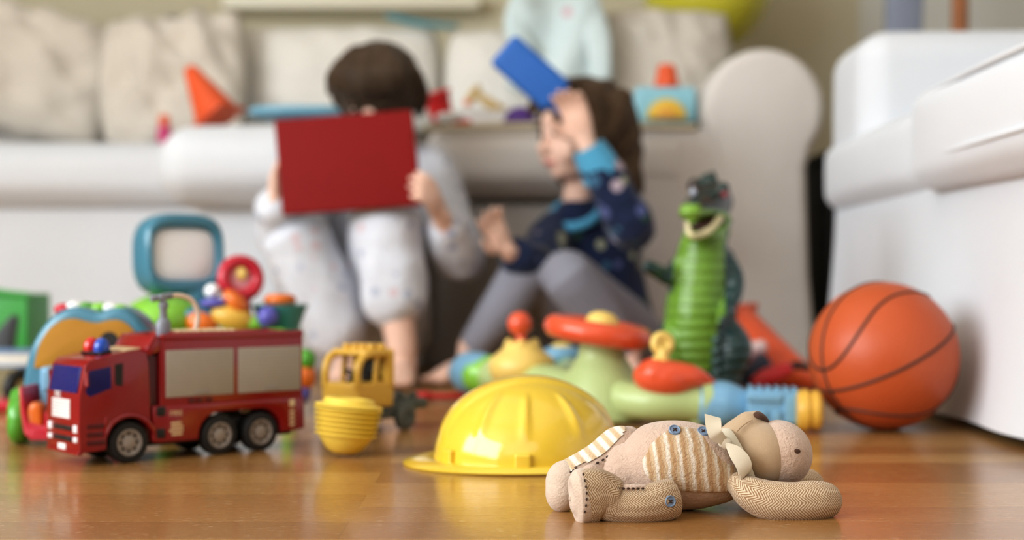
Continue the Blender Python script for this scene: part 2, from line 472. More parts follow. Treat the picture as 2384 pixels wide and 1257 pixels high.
CY = 2.90          # front of the middle seat
sofa = thing('sofa', 'long white slipcovered sofa with a rolled arm behind the two children', 'sofa', (-.5, 3.5, 0))
mb = MB(); mb.rbox((-1.27, 3.72, .440), (1.26, .70, .152), .06, 4, 6, (0, .012, .012)); mb.build('seat_cushion', M_sofa2, sofa)
xl = XF(350, CY)
mb = MB(); mb.rbox((mixf(xl, -.185, .5), 3.32, .426), (-.185 - xl, .84, .166), .075, 5, 8, (.006, .012, .012)); mb.build('seat_cushion', M_sofa2, sofa)
mb = MB(); mb.rbox((.10, 3.34, .436), (.565, .82, .142), .05, 5, 8, (.0, .012, .01)); mb.build('seat_cushion', M_sofa, sofa)
mb = MB(); mb.tube([(-.18, 2.928, .500), (.1, 2.922, .508), (.375, 2.928, .503)], [.007] * 3, 8, 6); mb.build('piping', M_pipe, sofa)
mb = MB(); mb.rbox((-1.27, 3.76, .335), (1.25, .66, .07), .02, 2, 3); mb.rbox((-.14, 3.42, .31), (1.08, .82, .09), .02, 2, 3); mb.build('base_frame', M_sofa, sofa)
skirt([(-1.9, 3.43, 0, -1), (-.70, 3.43, 0, -1)], .012, .36, .02, .004, .3).build('skirt', M_sofa2, sofa)
skirt([(-.68, 3.6, -1, 0), (-.68, 3.02, -.7, -.7), (-.66, 3.0, 0, -1), (-.19, 3.0, 0, -1)], .012, .352, .012, .003, .3).build('skirt', M_sofa2, sofa)
skirt([(XF(1490, 2.93), 2.96, -.3, -1), (XF(1500, 2.93), 2.935, 0, -1), (XF(1700, 2.93), 2.940, 0, -1)], .012, .50, .006, .005, .11).build('skirt', M_sofa, sofa)
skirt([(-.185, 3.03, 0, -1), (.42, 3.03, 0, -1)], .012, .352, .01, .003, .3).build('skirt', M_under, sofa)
# rolled arm: round head over a straight panel, extruded front to back
ax, az, ar = XF(1781, 2.92), ZF(110, 2.92) - .126, .126
prof = []
for i in range(25):
    a = math.radians(-38 + 256 * i / 24); prof.append((ax + ar * math.cos(a), az + ar * 1.0 * math.sin(a)))
prof += [(ax - .100, az - .12), (ax - .103, .2), (ax - .118, .012), (ax + .112, .012), (ax + .095, .2), (ax + .088, az - .12)]
mb = MB(); mb.prism(prof, 2.92, 3.52, bev=.022, seg=4); mb.build('armrest', M_sofa, sofa, sharp=60)
mb = MB(); mb.rbox((-.63, 4.12, .41), (2.6, .24, .80), .07, 4, 4); mb.build('backrest', M_sofa, sofa)

def cushion(label, c, w, h, d, rot, mat, wr=.012, seed=0, name='cushion', n=26):
    """a stuffed pillow: two domed faces meeting in a pinched rim"""
    mb = MB(); c = Vector(c); R = Euler(rot).to_matrix()
    loc = Vector((c.x, c.y, c.z - h * .42))
    def face(sg):
        def fn(u, v):
            a, b = 2 * u - 1, 2 * v - 1
            pin = 1 - .07 * (a * a * b * b) ** 1.0
            ex = (1 - abs(a) ** 2.6) ** .55 * (1 - abs(b) ** 2.6) ** .55
            p = Vector((a * w / 2 * (1 - .05 * (1 - b * b) * 0 - .03 * b * b * abs(a)) * pin, sg * d / 2 * ex, b * h / 2 * pin))
            q = Vector((a * 2.1 + seed, b * 2.1 + sg, seed * .7))
            cr = noise.noise(q * 1.5) * .8 + .7 * noise.noise(Vector((a * 4.6 + b * 2.4 + seed, b * 1.3 - a, 2))) + .3 * noise.noise(Vector((a * 9 - b * 5 + seed, b * 3, 5)))
            p.y += sg * wr * cr * ex; p.z += wr * .5 * cr * (1 - a * a)
            return c + R @ p
        return fn
    mb.grid(face(1), n, n); mb.grid(face(-1), n, n)
    bmesh.ops.remove_doubles(mb.bm, verts=mb.bm.verts, dist=.0008)
    return single(mb, name, mat, label, 'cushion', loc, 'loose cushions along the sofa back', sharp=0)
def cpx(l, x0, x1, y0, y1, Y, d, rot, mat, **k):
    cushion(l, P((x0 + x1) / 2, (y0 + y1) / 2, Y), (x1 - x0) / F * Y, (y1 - y0) / F * Y, d, rot, mat, **k)
cpx('wrinkled cream cushion at the far end of the sofa, only half in view', -250, 286, 6, 306, 3.88, .16, (-.10, .24, 0), M_cush, wr=.05, seed=1)
cpx('wrinkled cream cushion slumped behind the orange cone', 226, 578, 24, 334, 3.68, .13, (-.2, -.06, -.06), M_cush, wr=.05, seed=2.4)
cpx('large plain white back cushion behind the child with the red tablet', 545, 1034, 58, 314, 3.80, .15, (-.14, 0, 0), M_cushw, wr=.010, seed=3)
cpx('white back cushion behind the raised blue toy', 1034, 1378, 66, 312, 3.72, .16, (-.14, 0, 0), M_cushw, wr=.010, seed=4)
cpx('shaded beige back cushion under the yellow balloon', 1388, 1708, 18, 312, 3.72, .17, (-.14, 0, 0), M_cush, wr=.016, seed=5)

# ---------------------------------------------------------------- the white armchair-like sofa along the right
RX = .60
rs = thing('sofa', 'bright white slipcovered loveseat standing beside the basketball', 'sofa', (1.1, 1.9, 0))
def rcush(y0, y1, x0, top, bot, bl):
    mb = MB(); mb.rbox(((x0 + 1.45) / 2, (y0 + y1) / 2, (top + bot) / 2), (1.45 - x0, y1 - y0, top - bot), .035, 4, 8, (.010, .004, bl))
    return mb.build('seat_cushion', M_sofa2, rs)
rcush(2.05, 2.70, RX - .012, .447, .318, .012); near = rcush(1.02, 2.035, RX - .035, .462, .316, .016)
for y0, y1, x0, z in ((1.05, 2.01, RX - .039, .357), (1.05, 2.01, RX - .033, .449)):
    mb = MB(); mb.tube([(x0 + .012, y0, z), (x0 - .003, mixf(y0, y1, .3), z), (x0 - .003, mixf(y0, y1, .7), z), (x0 + .012, y1, z)], [.0035] * 4, 8, 5); mb.build('piping', M_sofa2, near)
mb = MB(); mb.rbox((1.075, 1.86, .312), (.93, 1.68, .05), .018, 3, 6, (.006, 0, 0)); mb.build('base_frame', M_sofa2, rs)
skirt([(RX + .004, .95, -1, 0), (RX + .004, 1.5, -1, 0), (RX + .004, 2.66, -1, 0), (RX + .012, 2.69, -.7, .7), (RX + .05, 2.70, 0, 1), (1.4, 2.70, 0, 1)], .012, .308, .026, .010, .37, seed=2.2).build('skirt', M_sofa2, rs)
mb = MB(); mb.rbox((1.10, 2.565, .46), (1.0, .262, .325), .055, 5, 4, (.004, .004, .006)); mb.build('armrest', M_sofa2, rs)
mb = MB(); mb.rbox((1.60, 1.85, .46), (.26, 1.72, .86), .08, 4, 4); mb.build('backrest', M_sofa2, rs)

bxp = V(.79, 3.25, 0); bx_ = thing('gap_shade_box', 'added tall black box standing in for the shade in the gap between the two sofas', 'box', bxp)  # made-up block, added to darken the gap between the sofas
M_blk = plastic('gap_shade_black', (26, 26, 27), .6)
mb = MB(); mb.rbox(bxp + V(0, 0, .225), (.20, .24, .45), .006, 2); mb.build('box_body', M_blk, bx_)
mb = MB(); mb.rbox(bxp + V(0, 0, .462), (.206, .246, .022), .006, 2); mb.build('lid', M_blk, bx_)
# things glimpsed above the loveseat
M_wood = plastic('warm_brown_wood', (176, 108, 58), .45, .15, nscale=9)
M_gblue = plastic('grey_blue_paint', (150, 158, 178), .5, .06)
mb = MB(); p = gnd(2231, 3.6); mb.cyl(p, p + V(.006, 0, 1.3), .024, .019, 20, .004)
single(mb, 'wooden_post', M_wood, 'slim warm brown wooden post standing behind the white loveseat', 'post', tuple(p))
p = gnd(2108, 3.7); mb = MB(); mb.prism([(-.052, 0), (.040, 0), (.040, .84), (.062, 1.35), (-.045, 1.35), (-.052, .84)], -.02, .02, Matrix.Translation(p), .006)
single(mb, 'folding_board', M_gblue, 'grey blue board standing upright behind the white loveseat', 'board', tuple(p))
# ================================================================ things lying on the sofa
M_or = plastic('orange_plastic', (236, 96, 48), .32); M_red = plastic('red_plastic', (228, 42, 44), .3); M_purp = plastic('purple_plastic', (92, 52, 148), .35)
M_lb = plastic('pale_blue_plastic', (150, 206, 222), .35); M_lb2 = plastic('sky_blue_plastic', (124, 180, 204), .35)
M_yel = plastic('sunny_yellow_plastic', (240, 200, 70), .3); M_white = plastic('white_plastic', (236, 236, 234), .35)
M_pink = plastic('pink_plastic', (214, 64, 128), .35); M_beige = plastic('beige_wood', (206, 178, 122), .5, .12); M_navy = plastic('navy_plastic', (44, 50, 70), .35)
M_teal = plastic('teal_plastic', (84, 160, 176), .35)

def cone(name, label, base, tip, rb, rt, flange, loc):
    mb = MB(); base, tip = Vector(base), Vector(tip); L = (tip - base).length
    Q = Matrix.Translation(base) @ (tip - base).to_track_quat('Z', 'Y').to_matrix().to_4x4()
    t = thing(name, label, 'cone', loc)
    mb.lathe([(rb - .004, 0), (rb, .004), (rt + .003, L - .008), (rt, L - .002), (rt * .6, L), (rt * .55, L - .01), (rb - .012, .004)], 32, Q, True); mb.build('cone_body', M_or, t)
    mb = MB(); mb.rbox((0, 0, -.003), (flange, flange, .008), .0035, 2, 1, M=Q); mb.build('base_plate', M_or, t); return t
ct = cone('traffic_cone', 'orange toy traffic cone tilted back on the sofa seat against a cushion', P(506, 273, 3.18), P(441, 158, 3.21), .050, .0135, .098, P(500, 306, 3.18))
# small bottle
p = Vector((XF(383, 3.49), 3.49, .524)); t = thing('bottle', 'small pink bottle with orange cap standing beside the orange cone', 'bottle', p)
mb = MB(); mb.lathe([(0, 0), (.016, 0), (.017, .004), (.017, .036), (.011, .042), (0, .042)], 20, Matrix.Translation(p)); mb.build('bottle_body', M_pink, t)
mb = MB(); mb.lathe([(0, .042), (.013, .042), (.013, .064), (.010, .068), (0, .068)], 20, Matrix.Translation(p)); mb.build('cap', M_or, t)
# flat pale blue tray
p = Vector((XF(700, 3.06), 3.06, .5235)); t = thing('toy_tray', 'flat pale blue plastic tray on the seat behind the red tablet', 'tray', p)
mb = MB(); mb.rbox(p + V(0, .02, .020), (.16, .12, .012), .005, 2, 2); mb.build('tray_floor', M_lb2, t)
mb = MB(); mb.tube([p + V(x, y, .026) for x, y in ((-.085, -.04), (.085, -.04), (.085, .08), (-.085, .08))], [.009] * 4, 10, 4, closed=True); mb.build('rim', M_lb2, t)
# red scoop
p = Vector((XF(1022, 3.0), 3.0, .5185)); t = thing('toy_bucket', 'small red toy bucket tipped over on the seat beside the seated reader', 'bucket', p)
Q = Matrix.Translation(p + V(0, .0, .036)) @ Euler((.2, -.3, 0)).to_matrix().to_4x4()
mb = MB(); mb.lathe([(0, -.028), (.022, -.028), (.030, .026), (.033, .026), (.033, .030), (.028, .030), (.021, -.024), (0, -.024)], 28, Q); mb.build('bucket_body', M_red, t)
mb = MB(); mb.torus((0, 0, .0275), .0325, .003, M=Q); mb.build('rim', M_red, t)
p = Vector((XF(1046, 2.965), 2.965, .5185)); mb = MB(); mb.ell(p + V(0, 0, .010), (.030, .02, .0105)); single(mb, 'toy_shell', M_white, 'small white shell shaped toy lying before the tipped red bucket', 'toy', tuple(p))
p = Vector((XF(1075, 3.05), 3.05, .5185)); mb = MB(); mb.rbox(p + V(0, 0, .007), (.042, .03, .013), .005, 2); single(mb, 'building_block', M_red, 'flat red block on the seat between red bucket and wooden animal', 'block', tuple(p))
# wooden giraffe-like animal on white box
p = Vector((XF(1122, 3.14), 3.14, .5185)); t = thing('toy_box', 'low white box on the sofa seat beside the purple bowl', 'box', p)
mb = MB(); mb.rbox(p + V(0, .01, .0175), (.115, .09, .035), .005, 2, 2); mb.build('box_body', M_white, t)
mb = MB(); mb.rbox(p + V(0, .01, .038), (.119, .094, .008), .0035, 2, 2); mb.build('lid', M_white, t)
p = Vector((XF(1122, 3.14), 3.14, .561)); t = thing('toy_animal', 'beige wooden toy animal lying on the low white box', 'toy', p)
mb = MB(); q = lambda a, b: P(a, b, 3.14)
mb.tube([q(1170, 258), q(1148, 247), q(1122, 228), q(1104, 214)], [.011, .013, .010, .008], 12, 4); mb.tube([q(1112, 205), q(1098, 224), q(1090, 240)], [.008, .011, .008], 12, 4)
for a in (-.012, .012): mb.tube([q(1160, 250) + V(0, a, 0), q(1166, 263) + V(0, a, -.002)], [.005, .004], 8, 2)
organic(mb, 'body', M_beige, t, .002, 4)
mb = MB(); mb.ell(q(1090, 238), (.010, .009, .008)); mb.build('muzzle', M_or, t)
# purple bowl upside down
p = Vector((XF(1212, 3.0), 3.0, .5185)); t = thing('bowl', 'purple plastic bowl lying upside down on the sofa seat', 'bowl', p)
mb = MB(); mb.lathe([(.036, .001), (.034, .012), (.026, .027), (.014, .034), (0, .035)], 32, Matrix.Translation(p)); mb.build('bowl_body', M_purp, t)
mb = MB(); mb.torus(p + V(0, 0, .003), .036, .0028); mb.build('rim', M_purp, t)
# toy house: pale blue block, yellow arch, orange cup on top
p = Vector((XF(1548, 3.0), 3.0, .5185)); t = thing('toy_house', 'pale blue toy house with a yellow arch on its front, on the sofa seat', 'toy house', p)
mb = MB(); mb.rbox(p + V(0, .02, .038), (.128, .08, .076), .008, 3, 2); mb.build('house_body', M_lb, t)
mb = MB()
pr = [(.041 * math.cos(PI * i / 16), .041 * math.sin(PI * i / 16)) for i in range(17)]
mb.prism(pr, -.034, -.02, Matrix.Translation(p + V(0, .0, .008)), .002); a = mb.build('arch', M_yel, t)
mb = MB(); mb.prism([(x * .55, z * .55) for x, z in pr], -.038, -.033, Matrix.Translation(p + V(0, 0, .008)), .001); mb.build('arch_door', plastic('amber_plastic', (240, 176, 70), .3), a)
p = p + V(.006, .02, .0765); t = thing('cup', 'red orange cup turned upside down on the pale blue toy house', 'cup', p)
mb = MB(); mb.lathe([(.027, .001), (.0265, .004), (.019, .045), (.016, .050), (0, .051)], 28, Matrix.Translation(p)); mb.build('cup_body', M_or, t)
mb = MB(); mb.torus(p + V(0, 0, .003), .0275, .0026); mb.build('rim', M_or, t)

# balloon behind the shaded cushion
M_ball = plastic('yellow_balloon_rubber', (222, 214, 62), .22, .05, coat=.3, sss=.15)
bc = V(XF(1636, 4.12), 4.12, ZF(-26, 4.12)); t = thing('balloon', 'yellow green balloon perched behind the shaded beige cushion', 'balloon', bc - V(0, 0, .185))
mb = MB(); mb.lathe([(0, -.19), (.03, -.183), (.09, -.155), (.15, -.09), (.178, -.02), (.182, .05), (.16, .12), (.11, .165), (.05, .186), (0, .19)], 40, Matrix.Translation(bc) @ Euler((.2, 2.6, 0)).to_matrix().to_4x4()); mb.build('balloon_skin', M_ball, t, sharp=0, subsurf=1)
Q = Matrix.Translation(bc) @ Euler((.2, 2.6, 0)).to_matrix().to_4x4()
mb = MB(); mb.lathe([(.004, -.186), (.007, -.193), (.014, -.203), (.010, -.203), (.003, -.193)], 14, Q, True); mb.build('knot', M_ball, t)

# pale blue garment thrown over the sofa back
n = NT('pale_blue_cotton'); v = n.coords(); vo = n.node('ShaderNodeTexVoronoi'); vo.inputs['Scale'].default_value = 9; n.link(v, vo.inputs['Vector'])
c = n.mix(n.noise(v, 5, 3), lin((196, 218, 222)), lin((226, 236, 236)))
c = n.mix(n.math('MULTIPLY', n.math('LESS_THAN', vo.outputs['Distance'], .14), .6), c, lin((216, 130, 150)))
n.set(Base_Color=c, Roughness=.9, Sheen_Weight=.2, Specular_IOR_Level=.1, Subsurface_Weight=.1, Subsurface_Radius=(.02, .02, .02)); n.bump(n.noise(v, 10, 3), .5, .02)
M_garm = n.m
gp = V(XF(1296, 3.62), 3.62, .74); t = thing('pyjama_top', 'pale blue pyjama top thrown over the white back cushions', 'clothing', gp)
mb = MB()
def gf(u, v):
    px = mixf(1186, 1400, u) + 12 * math.sin(v * 4) - 26 * (1 - v) * (1 - u) * 0; py = mixf(-40, 205, v ** 1.0) + 14 * math.sin(u * 5)
    px += (u - .5) * -50 * (1 - v) ** 2
    Y = 3.60 + .09 * max(0, .25 - v) / .25 - .012 * math.sin(u * 9 + v * 3) - .02 * v
    return P(px, py, Y)
mb.grid(gf, 30, 24, .006); mb.build('bodice', M_garm, t, sharp=0)
mb = MB(); mb.tube([P(1372, 30, 3.6), P(1392, 90, 3.57), P(1398, 180, 3.55)], [(.035, .012), (.032, .012), (.028, .012)], 14, 5, up=(0, 1, 0)); mb.build('sleeve', M_garm, t)
mb = MB(); mb.tube([P(1215, 0, 3.6), P(1200, 60, 3.58), P(1225, 120, 3.56)], [(.03, .012), (.03, .012), (.026, .012)], 14, 5, up=(0, 1, 0)); mb.build('sleeve', M_garm, t)
# teal rod on the sofa back
a, b = P(905, 38, 3.79), P(1062, 62, 3.79); mb = MB(); mb.tube([a, (a + b) / 2 + V(0, 0, -.006), b], [(.015, .008), (.018, .009), (.011, .006)], 12, 5)
single(mb, 'toy_paddle', M_teal, 'slim teal paddle on the sofa back above the white back cushion', 'toy', tuple((a + b) / 2 - V(0, 0, .012)))
# ================================================================ plush animal in the foreground
def plush(name, c, c2=None, nsc=420, bs=.9, sheen=.35):
    n = NT(name); v = n.coords(); o = n.noise(v, 60, 3); f = n.noise(v, nsc, 3, .65)
    a = lin(c); d = lin(c2) if c2 else tuple(x * .78 for x in a[:3]) + (1,)
    n.set(Base_Color=n.mix(n.math('MULTIPLY', n.math('ADD', f, o), .5), d, a), Roughness=.95, Sheen_Weight=sheen, Sheen_Roughness=.6, Specular_IOR_Level=.1)
    n.bump(n.math('ADD', f, n.math('MULTIPLY', n.noise(v, 150, 2), .8)), bs, .0016); return n.m
M_pl = plush('pink_beige_plush', (218, 192, 172), (190, 160, 140)); M_pl2 = plush('pale_plush', (222, 204, 186), (196, 172, 152), 600, .5)
M_suede = plush('tan_suede', (198, 172, 140), (178, 150, 118), 900, .3, .25)
M_rib = fabric('cream_ribbon', (216, 206, 184), .05, 30, .2, 60, .001, .15)
M_stitch = plastic('brown_thread', (66, 44, 34), .8); M_nose = fabric('brown_felt', (92, 62, 46), .2, 200, .5, 500, .0006)
M_btn = plastic('blue_grey_button', (122, 142, 168), .45, .1, nscale=200)
def stripe_mat():
    n = NT('striped_plush'); v = n.coords(); s = n.node('ShaderNodeSeparateXYZ'); n.link(v, s.inputs[0])
    f = n.noise(v, 420, 3, .65); wob = n.noise(v, 90, 2)
    u = n.math('ADD', s.outputs[0], n.math('MULTIPLY', s.outputs[2], .10)); u = n.math('ADD', u, n.math('MULTIPLY', wob, .005))
    u = n.math('FRACT', n.math('MULTIPLY', u, 1 / .0098))
    c = n.ramp(u, [(0, lin((196, 160, 118))), (.20, lin((192, 154, 112))), (.40, lin((216, 192, 158))), (.50, lin((212, 184, 148))), (.64, lin((232, 222, 206))), (.78, lin((236, 228, 214))), (.95, lin((200, 168, 128))), (1, lin((196, 160, 118)))])
    c = n.mix(n.math('MULTIPLY', f, .35), c, lin((160, 124, 90)))
    n.set(Base_Color=c, Roughness=.95, Sheen_Weight=.3, Specular_IOR_Level=.1); n.bump(f, .9, .0016); return n.m
M_str = stripe_mat()
def herring():
    n = NT('herringbone_tweed'); tc = n.node('ShaderNodeTexCoord'); s = n.node('ShaderNodeSeparateXYZ'); n.link(tc.outputs['UV'], s.inputs[0])
    v = n.coords(); w = n.noise(v, 300, 2)
    y = n.math('MULTIPLY', s.outputs[1], 1 / .0092); tri = n.math('PINGPONG', y, .5)
    u = n.math('ADD', n.math('MULTIPLY', s.outputs[0], 1 / .00205), n.math('MULTIPLY', tri, 4.2))
    st = n.math('ADD', n.math('FRACT', u), n.math('MULTIPLY', n.math('SUBTRACT', w, .5), .7))
    c = n.ramp(st, [(.0, lin((150, 116, 82))), (.34, lin((158, 124, 90))), (.5, lin((220, 200, 170))), (.8, lin((224, 206, 178))), (1, lin((158, 124, 90)))])
    c = n.mix(n.math('MULTIPLY', n.noise(v, 60, 3), .3), c, lin((150, 120, 90)))
    n.set(Base_Color=c, Roughness=.95, Sheen_Weight=.15, Specular_IOR_Level=.1)
    n.bump(n.math('ADD', st, n.noise(v, 900, 2)), .35, .0008); return n.m
M_her = herring()
TY = 1.195
td = thing('stuffed_toy', 'beige plush animal with a striped belly and cream neck ribbon, lying on its back', 'stuffed toy', V(XF(1600, TY), TY, 0))
# body: an egg lofted along the floor, hips to neck
secs = [(1462, 1030, 1160), (1500, 996, 1184), (1548, 980, 1187), (1600, 982, 1187), (1650, 1000, 1184), (1695, 1030, 1172), (1730, 1062, 1150)]
bp = [tuple(P(x, (t + b) / 2, TY)) for x, t, b in secs]; br = [((b - t) / 2 / F * TY * 1.0, (b - t) / 2 / F * TY) for x, t, b in secs]
mb = MB(); mb.tube(bp, br, 48, 6); body = mb.build('body', M_pl, td, sharp=0)
rows = catmull([(*p, *r) for p, r in zip(bp, br)], 8)
def bsurf(t, th, off):
    """t along the body 0..1, th from straight up towards the camera"""
    f = t * (len(rows) - 1); i = min(int(f), len(rows) - 2); q = f - i
    r = [mixf(a, b, q) for a, b in zip(rows[i], rows[i + 1])]
    return Vector((r[0], r[1] - (r[3] + off) * math.sin(th), r[2] + (r[4] + off) * math.cos(th)))
def patch(u, v):
    th = math.radians(mixf(24, 118, v)); t0 = .22 + .52 * (max(0, .42 - v)) ** 1.1 - .12 * math.sin(PI * min(1, v * 1.1)) + .16 * max(0, v - .72); t1 = .95
    e = 1 if 0 < u < 1 and 0 < v < 1 else 0
    return bsurf(mixf(t0, t1, u), th, .0011 if e else -.0004)
mb = MB(); mb.grid(patch, 44, 36); mb.build('belly_patch', M_str, td, sharp=0)
# head: plush skull, suede muzzle that rises to the nose
HY = 1.205
hc = P(1812, 1056, HY)
mb = MB(); mb.ell(hc, (.0283, .037, .0285), nu=40, nv=24); mb.ell(hc + V(-.018, 0, -.003), (.024, .032, .026), nu=40, nv=24)
organic(mb, 'head', M_pl, td, .0016, 10)
mb = MB()
q = lambda x, y, Y=HY: P(x, y, Y)
mb.ell(q(1768, 1058, HY - .002), (.0305, .0375, .0280), Euler((0, .12, 0)), 40, 24)
mb.tube([q(1752, 1052), q(1752, 1015), q(1757, 985), q(1763, 976)], [(.027, .034), (.025, .030), (.0145, .017), (.0075, .0085)], 28, 4, up=(1, 0, 0))
mb.tube([q(1700, 1048), q(1722, 1030), q(1752, 985)], [(.026, .012), (.0235, .013), (.011, .008)], 24, 4)
muz = organic(mb, 'muzzle', M_suede, td, .0015, 14)
mb = MB(); mb.tube([q(1751, 968, HY - .003), q(1764, 966, HY - .004), q(1779, 973, HY - .003), q(1789, 982, HY - .001)], [(.0025, .0014), (.0062, .0028), (.005, .0024), (.0015, .001)], 16, 5, up=(0, -.3, 1)); mb.build('nose', M_nose, muz)
mb = MB(); mb.tube([q(1750, 978, HY - .014), q(1737, 985, HY - .017), q(1724, 995, HY - .02), q(1717, 1003, HY - .023)], [.0006] * 4, 6, 4)
mb.build('mouth_seam', M_suede, muz)
mb = MB(); mb.ell(hc + V(.0090, -.0338, .0062), (.0030, .0016, .0021)); mb.build('eye', M_nose, td)
# limbs
def limb(name, pts, rad, mat, **k):
    mb = MB(); mb.tube(pts, rad, 30, 7, **k); return mb.build(name, mat, td, sharp=0)
ay = 1.155
arm = limb('arm', [P(1722, 1128, ay + .012), P(1752, 1150, ay + .002), P(1795, 1166, ay - .002), P(1850, 1169, ay - .003), P(1892, 1166, ay), P(1916, 1165, ay + .003)],
     [(.011, .0105), (.0150, .0140), (.0165, .0163), (.0165, .0160), (.0168, .0164), (.0155, .0155)], M_her, up=(0, -.4, 1))
limb('arm', [P(1730, 1100, 1.24), P(1775, 1120, 1.262), P(1830, 1130, 1.272), P(1880, 1130, 1.272)], [.012, .0155, .016, .015], M_her)
ly = 1.142
leg = limb('leg', [P(1564, 1160, ly + .006), P(1535, 1168, ly), P(1490, 1176, ly - .003), P(1440, 1174, ly - .002), P(1412, 1160, ly - .002), P(1390, 1156, ly - .003), P(1370, 1156, ly - .0045), P(1352, 1157, ly - .006)],
     [(.0135, .0165), (.0148, .0168), (.0145, .0152), (.0140, .0158), (.0150, .0200), (.0155, .0230), (.0150, .0234), (.0140, .0222)], M_her, up=(0, 0, 1), cap='flat')
mb = MB(); mb.tube([P(1358, 1157, ly - .0056), P(1352, 1157, ly - .0061), P(1343, 1158, ly - .0068), P(1336, 1159, ly - .0075), P(1331, 1160, ly - .0080), P(1328, 1160, ly - .0083)], [(.0146, .0228), (.0148, .0230), (.0142, .0220), (.0115, .0182), (.0072, .0115), (.0015, .0024)], 34, 5); mb.build('sole', M_pl2, leg, sharp=0)
mb = MB(); mb.tube([P(1400, 1100, ly - .003), P(1378, 1092, ly - .004), P(1360, 1100, ly - .004), P(1352, 1118, ly - .006)], [.0030, .0042, .0036, .0022], 12, 5); mb.tube([P(1500, 1135, ly - .005), P(1470, 1137, ly - .007), P(1436, 1136, ly - .005)], [.0025, .0036, .0025], 10, 4); mb.build('seam_edge', M_pl, leg, sharp=0)
fy = 1.205
L2P = [P(1466, 1018, fy + .012), P(1446, 1034, fy + .006), P(1408, 1074, fy), P(1368, 1098, fy - .006), P(1338, 1116, fy - .010), P(1316, 1126, fy - .013)]
L2R = [(.0105, .0095), (.0165, .0150), (.0185, .0172), (.0178, .0168), (.0178, .0184), (.0150, .0165)]
leg2 = limb('leg', L2P, L2R, M_pl, up=(0, -.6, .8))
mb = MB()
for x, y, Y, r in ((1315, 1124, fy - .014, (.0165, .0165, .0190)), (1308, 1146, fy - .016, (.0140, .0155, .0170))): mb.ell(P(x, y, Y), r, nu=28, nv=18)
organic(mb, 'sole', M_pl2, leg2, .0014, 10)
def small_stripe():
    n = NT('pale_striped_plush'); v = n.coords(); s = n.node('ShaderNodeSeparateXYZ'); n.link(v, s.inputs[0]); f = n.noise(v, 420, 3, .65)
    u = n.math('ADD', s.outputs[0], s.outputs[2]); st = n.math('SINE', n.math('MULTIPLY', u, 2 * PI / .0125))
    c = n.mix(n.math('MULTIPLY_ADD', st, .5, ), lin((236, 228, 212)), lin((214, 188, 150)))
    c = n.ramp(n.math('ADD', n.math('MULTIPLY', st, .5), .5), [(.2, lin((238, 230, 216))), (.8, lin((212, 184, 146)))])
    n.set(Base_Color=c, Roughness=.95, Sheen_Weight=.3, Specular_IOR_Level=.1); n.bump(f, .9, .0014); return n.m
mb = MB(); mb.tube(L2P[:5], [(a_ + .0009, b_ + .0009) for a_, b_ in L2R[:5]], 60, 10, up=(0, -.6, .8))
mb.bm.normal_update(); bmesh.ops.recalc_face_normals(mb.bm, faces=mb.bm.faces)
kill = [f for f in mb.bm.faces if f.normal.dot(V(-.74, -.12, .66)) < .50 or f.calc_center_median().x > XF(1456, fy)]
bmesh.ops.delete(mb.bm, geom=kill, context='FACES'); mb.build('striped_panel', small_stripe(), leg2, sharp=0)
# stitches
def stitches(parent, pts, r=.0011, ln=.0021):
    mb = MB()
    for a, b in zip(pts, pts[1:]):
        c = Vector(a); d = (Vector(b) - c)
        mb.ell(c, (ln, r, r), d.to_track_quat('X', 'Z'), 8, 6)
    mb.build('stitching', M_stitch, parent, sharp=0)
def line(a, b, n): return [a.lerp(b, i / (n - 1)) for i in range(n)]
def on_limb(L_, R_, f, d, off=.0012):
    """surface point of a limb at f along it in direction d"""
    rr = catmull([(*p, *r) for p, r in zip(L_, R_)], 10); i = min(int(f * (len(rr) - 1)), len(rr) - 2)
    c = Vector(rr[i][:3]); t = (Vector(rr[i + 1][:3]) - c).normalized(); d = Vector(d); d = (d - t * d.dot(t)).normalized()
    return c + d * ((rr[i][3] + rr[i][4]) / 2 + off)
stitches(leg2, [on_limb(L2P, L2R, mixf(.30, .74, i / 7), (.10, -.93, .36)) for i in range(8)], .0010, .0015)
stitches(leg2, [on_limb(L2P, L2R, mixf(.80, .98, i / 3), (-.35, -.86, .36)) for i in range(4)], .0010, .0014)
stitches(leg, line(P(1440, 1137, ly - .0125), P(1508, 1137, ly - .0125), 7), .0009, .0014)
stitches(leg, [P(1358 + 8 * math.sin(i / 7 * PI), mixf(1104, 1206, i / 7), ly - .0180 - .003 * math.sin(i / 7 * PI)) for i in range(8)], .0008, .0013)
stitches(arm, line(P(1830, 1205, ay - .0150), P(1926, 1198, ay - .010), 8), .0008, .0014)
def button(c, nrm, r=.0050, parent=td):
    Q = Matrix.Translation(Vector(c)) @ Vector(nrm).to_track_quat('Z', 'Y').to_matrix().to_4x4()
    mb = MB(); mb.lathe([(0, -.001), (r, -.001), (r, .0008), (r * .84, .0015), (r * .68, .0008), (0, .0008)], 26, Q); b = mb.build('button', M_btn, parent)
    mb = MB()
    for a in (.7, -.85): mb.tube([Q @ V(-.0016 * math.cos(a), -.0016 * math.sin(a), .0011), Q @ V(.0016 * math.cos(a), .0016 * math.sin(a), .0011)], [.0005] * 2, 6, 1)
    mb.build('thread', M_stitch, b)
def onbody(px, th):
    """point of the body surface at picture column px and angle th"""
    best = min((abs((bsurf(t / 60, th, 0).x) / (bsurf(t / 60, th, 0).y) * F + CX - px), t / 60) for t in range(61))[1]
    a = bsurf(best, th, .0016); n_ = Vector((0, -math.sin(th), math.cos(th))); return a, n_
for px, th in ((1572, .62), (1637, .50)):
    a, nn = onbody(px, th); button(a, nn + V(.05, -.35, 0))
button(P(1560, 1167, ly - .0120), (.3, -1, .12), .0048, leg)
button(P(1416, 1012, fy + .004), (-.5, -.3, .8), .0042, leg2)
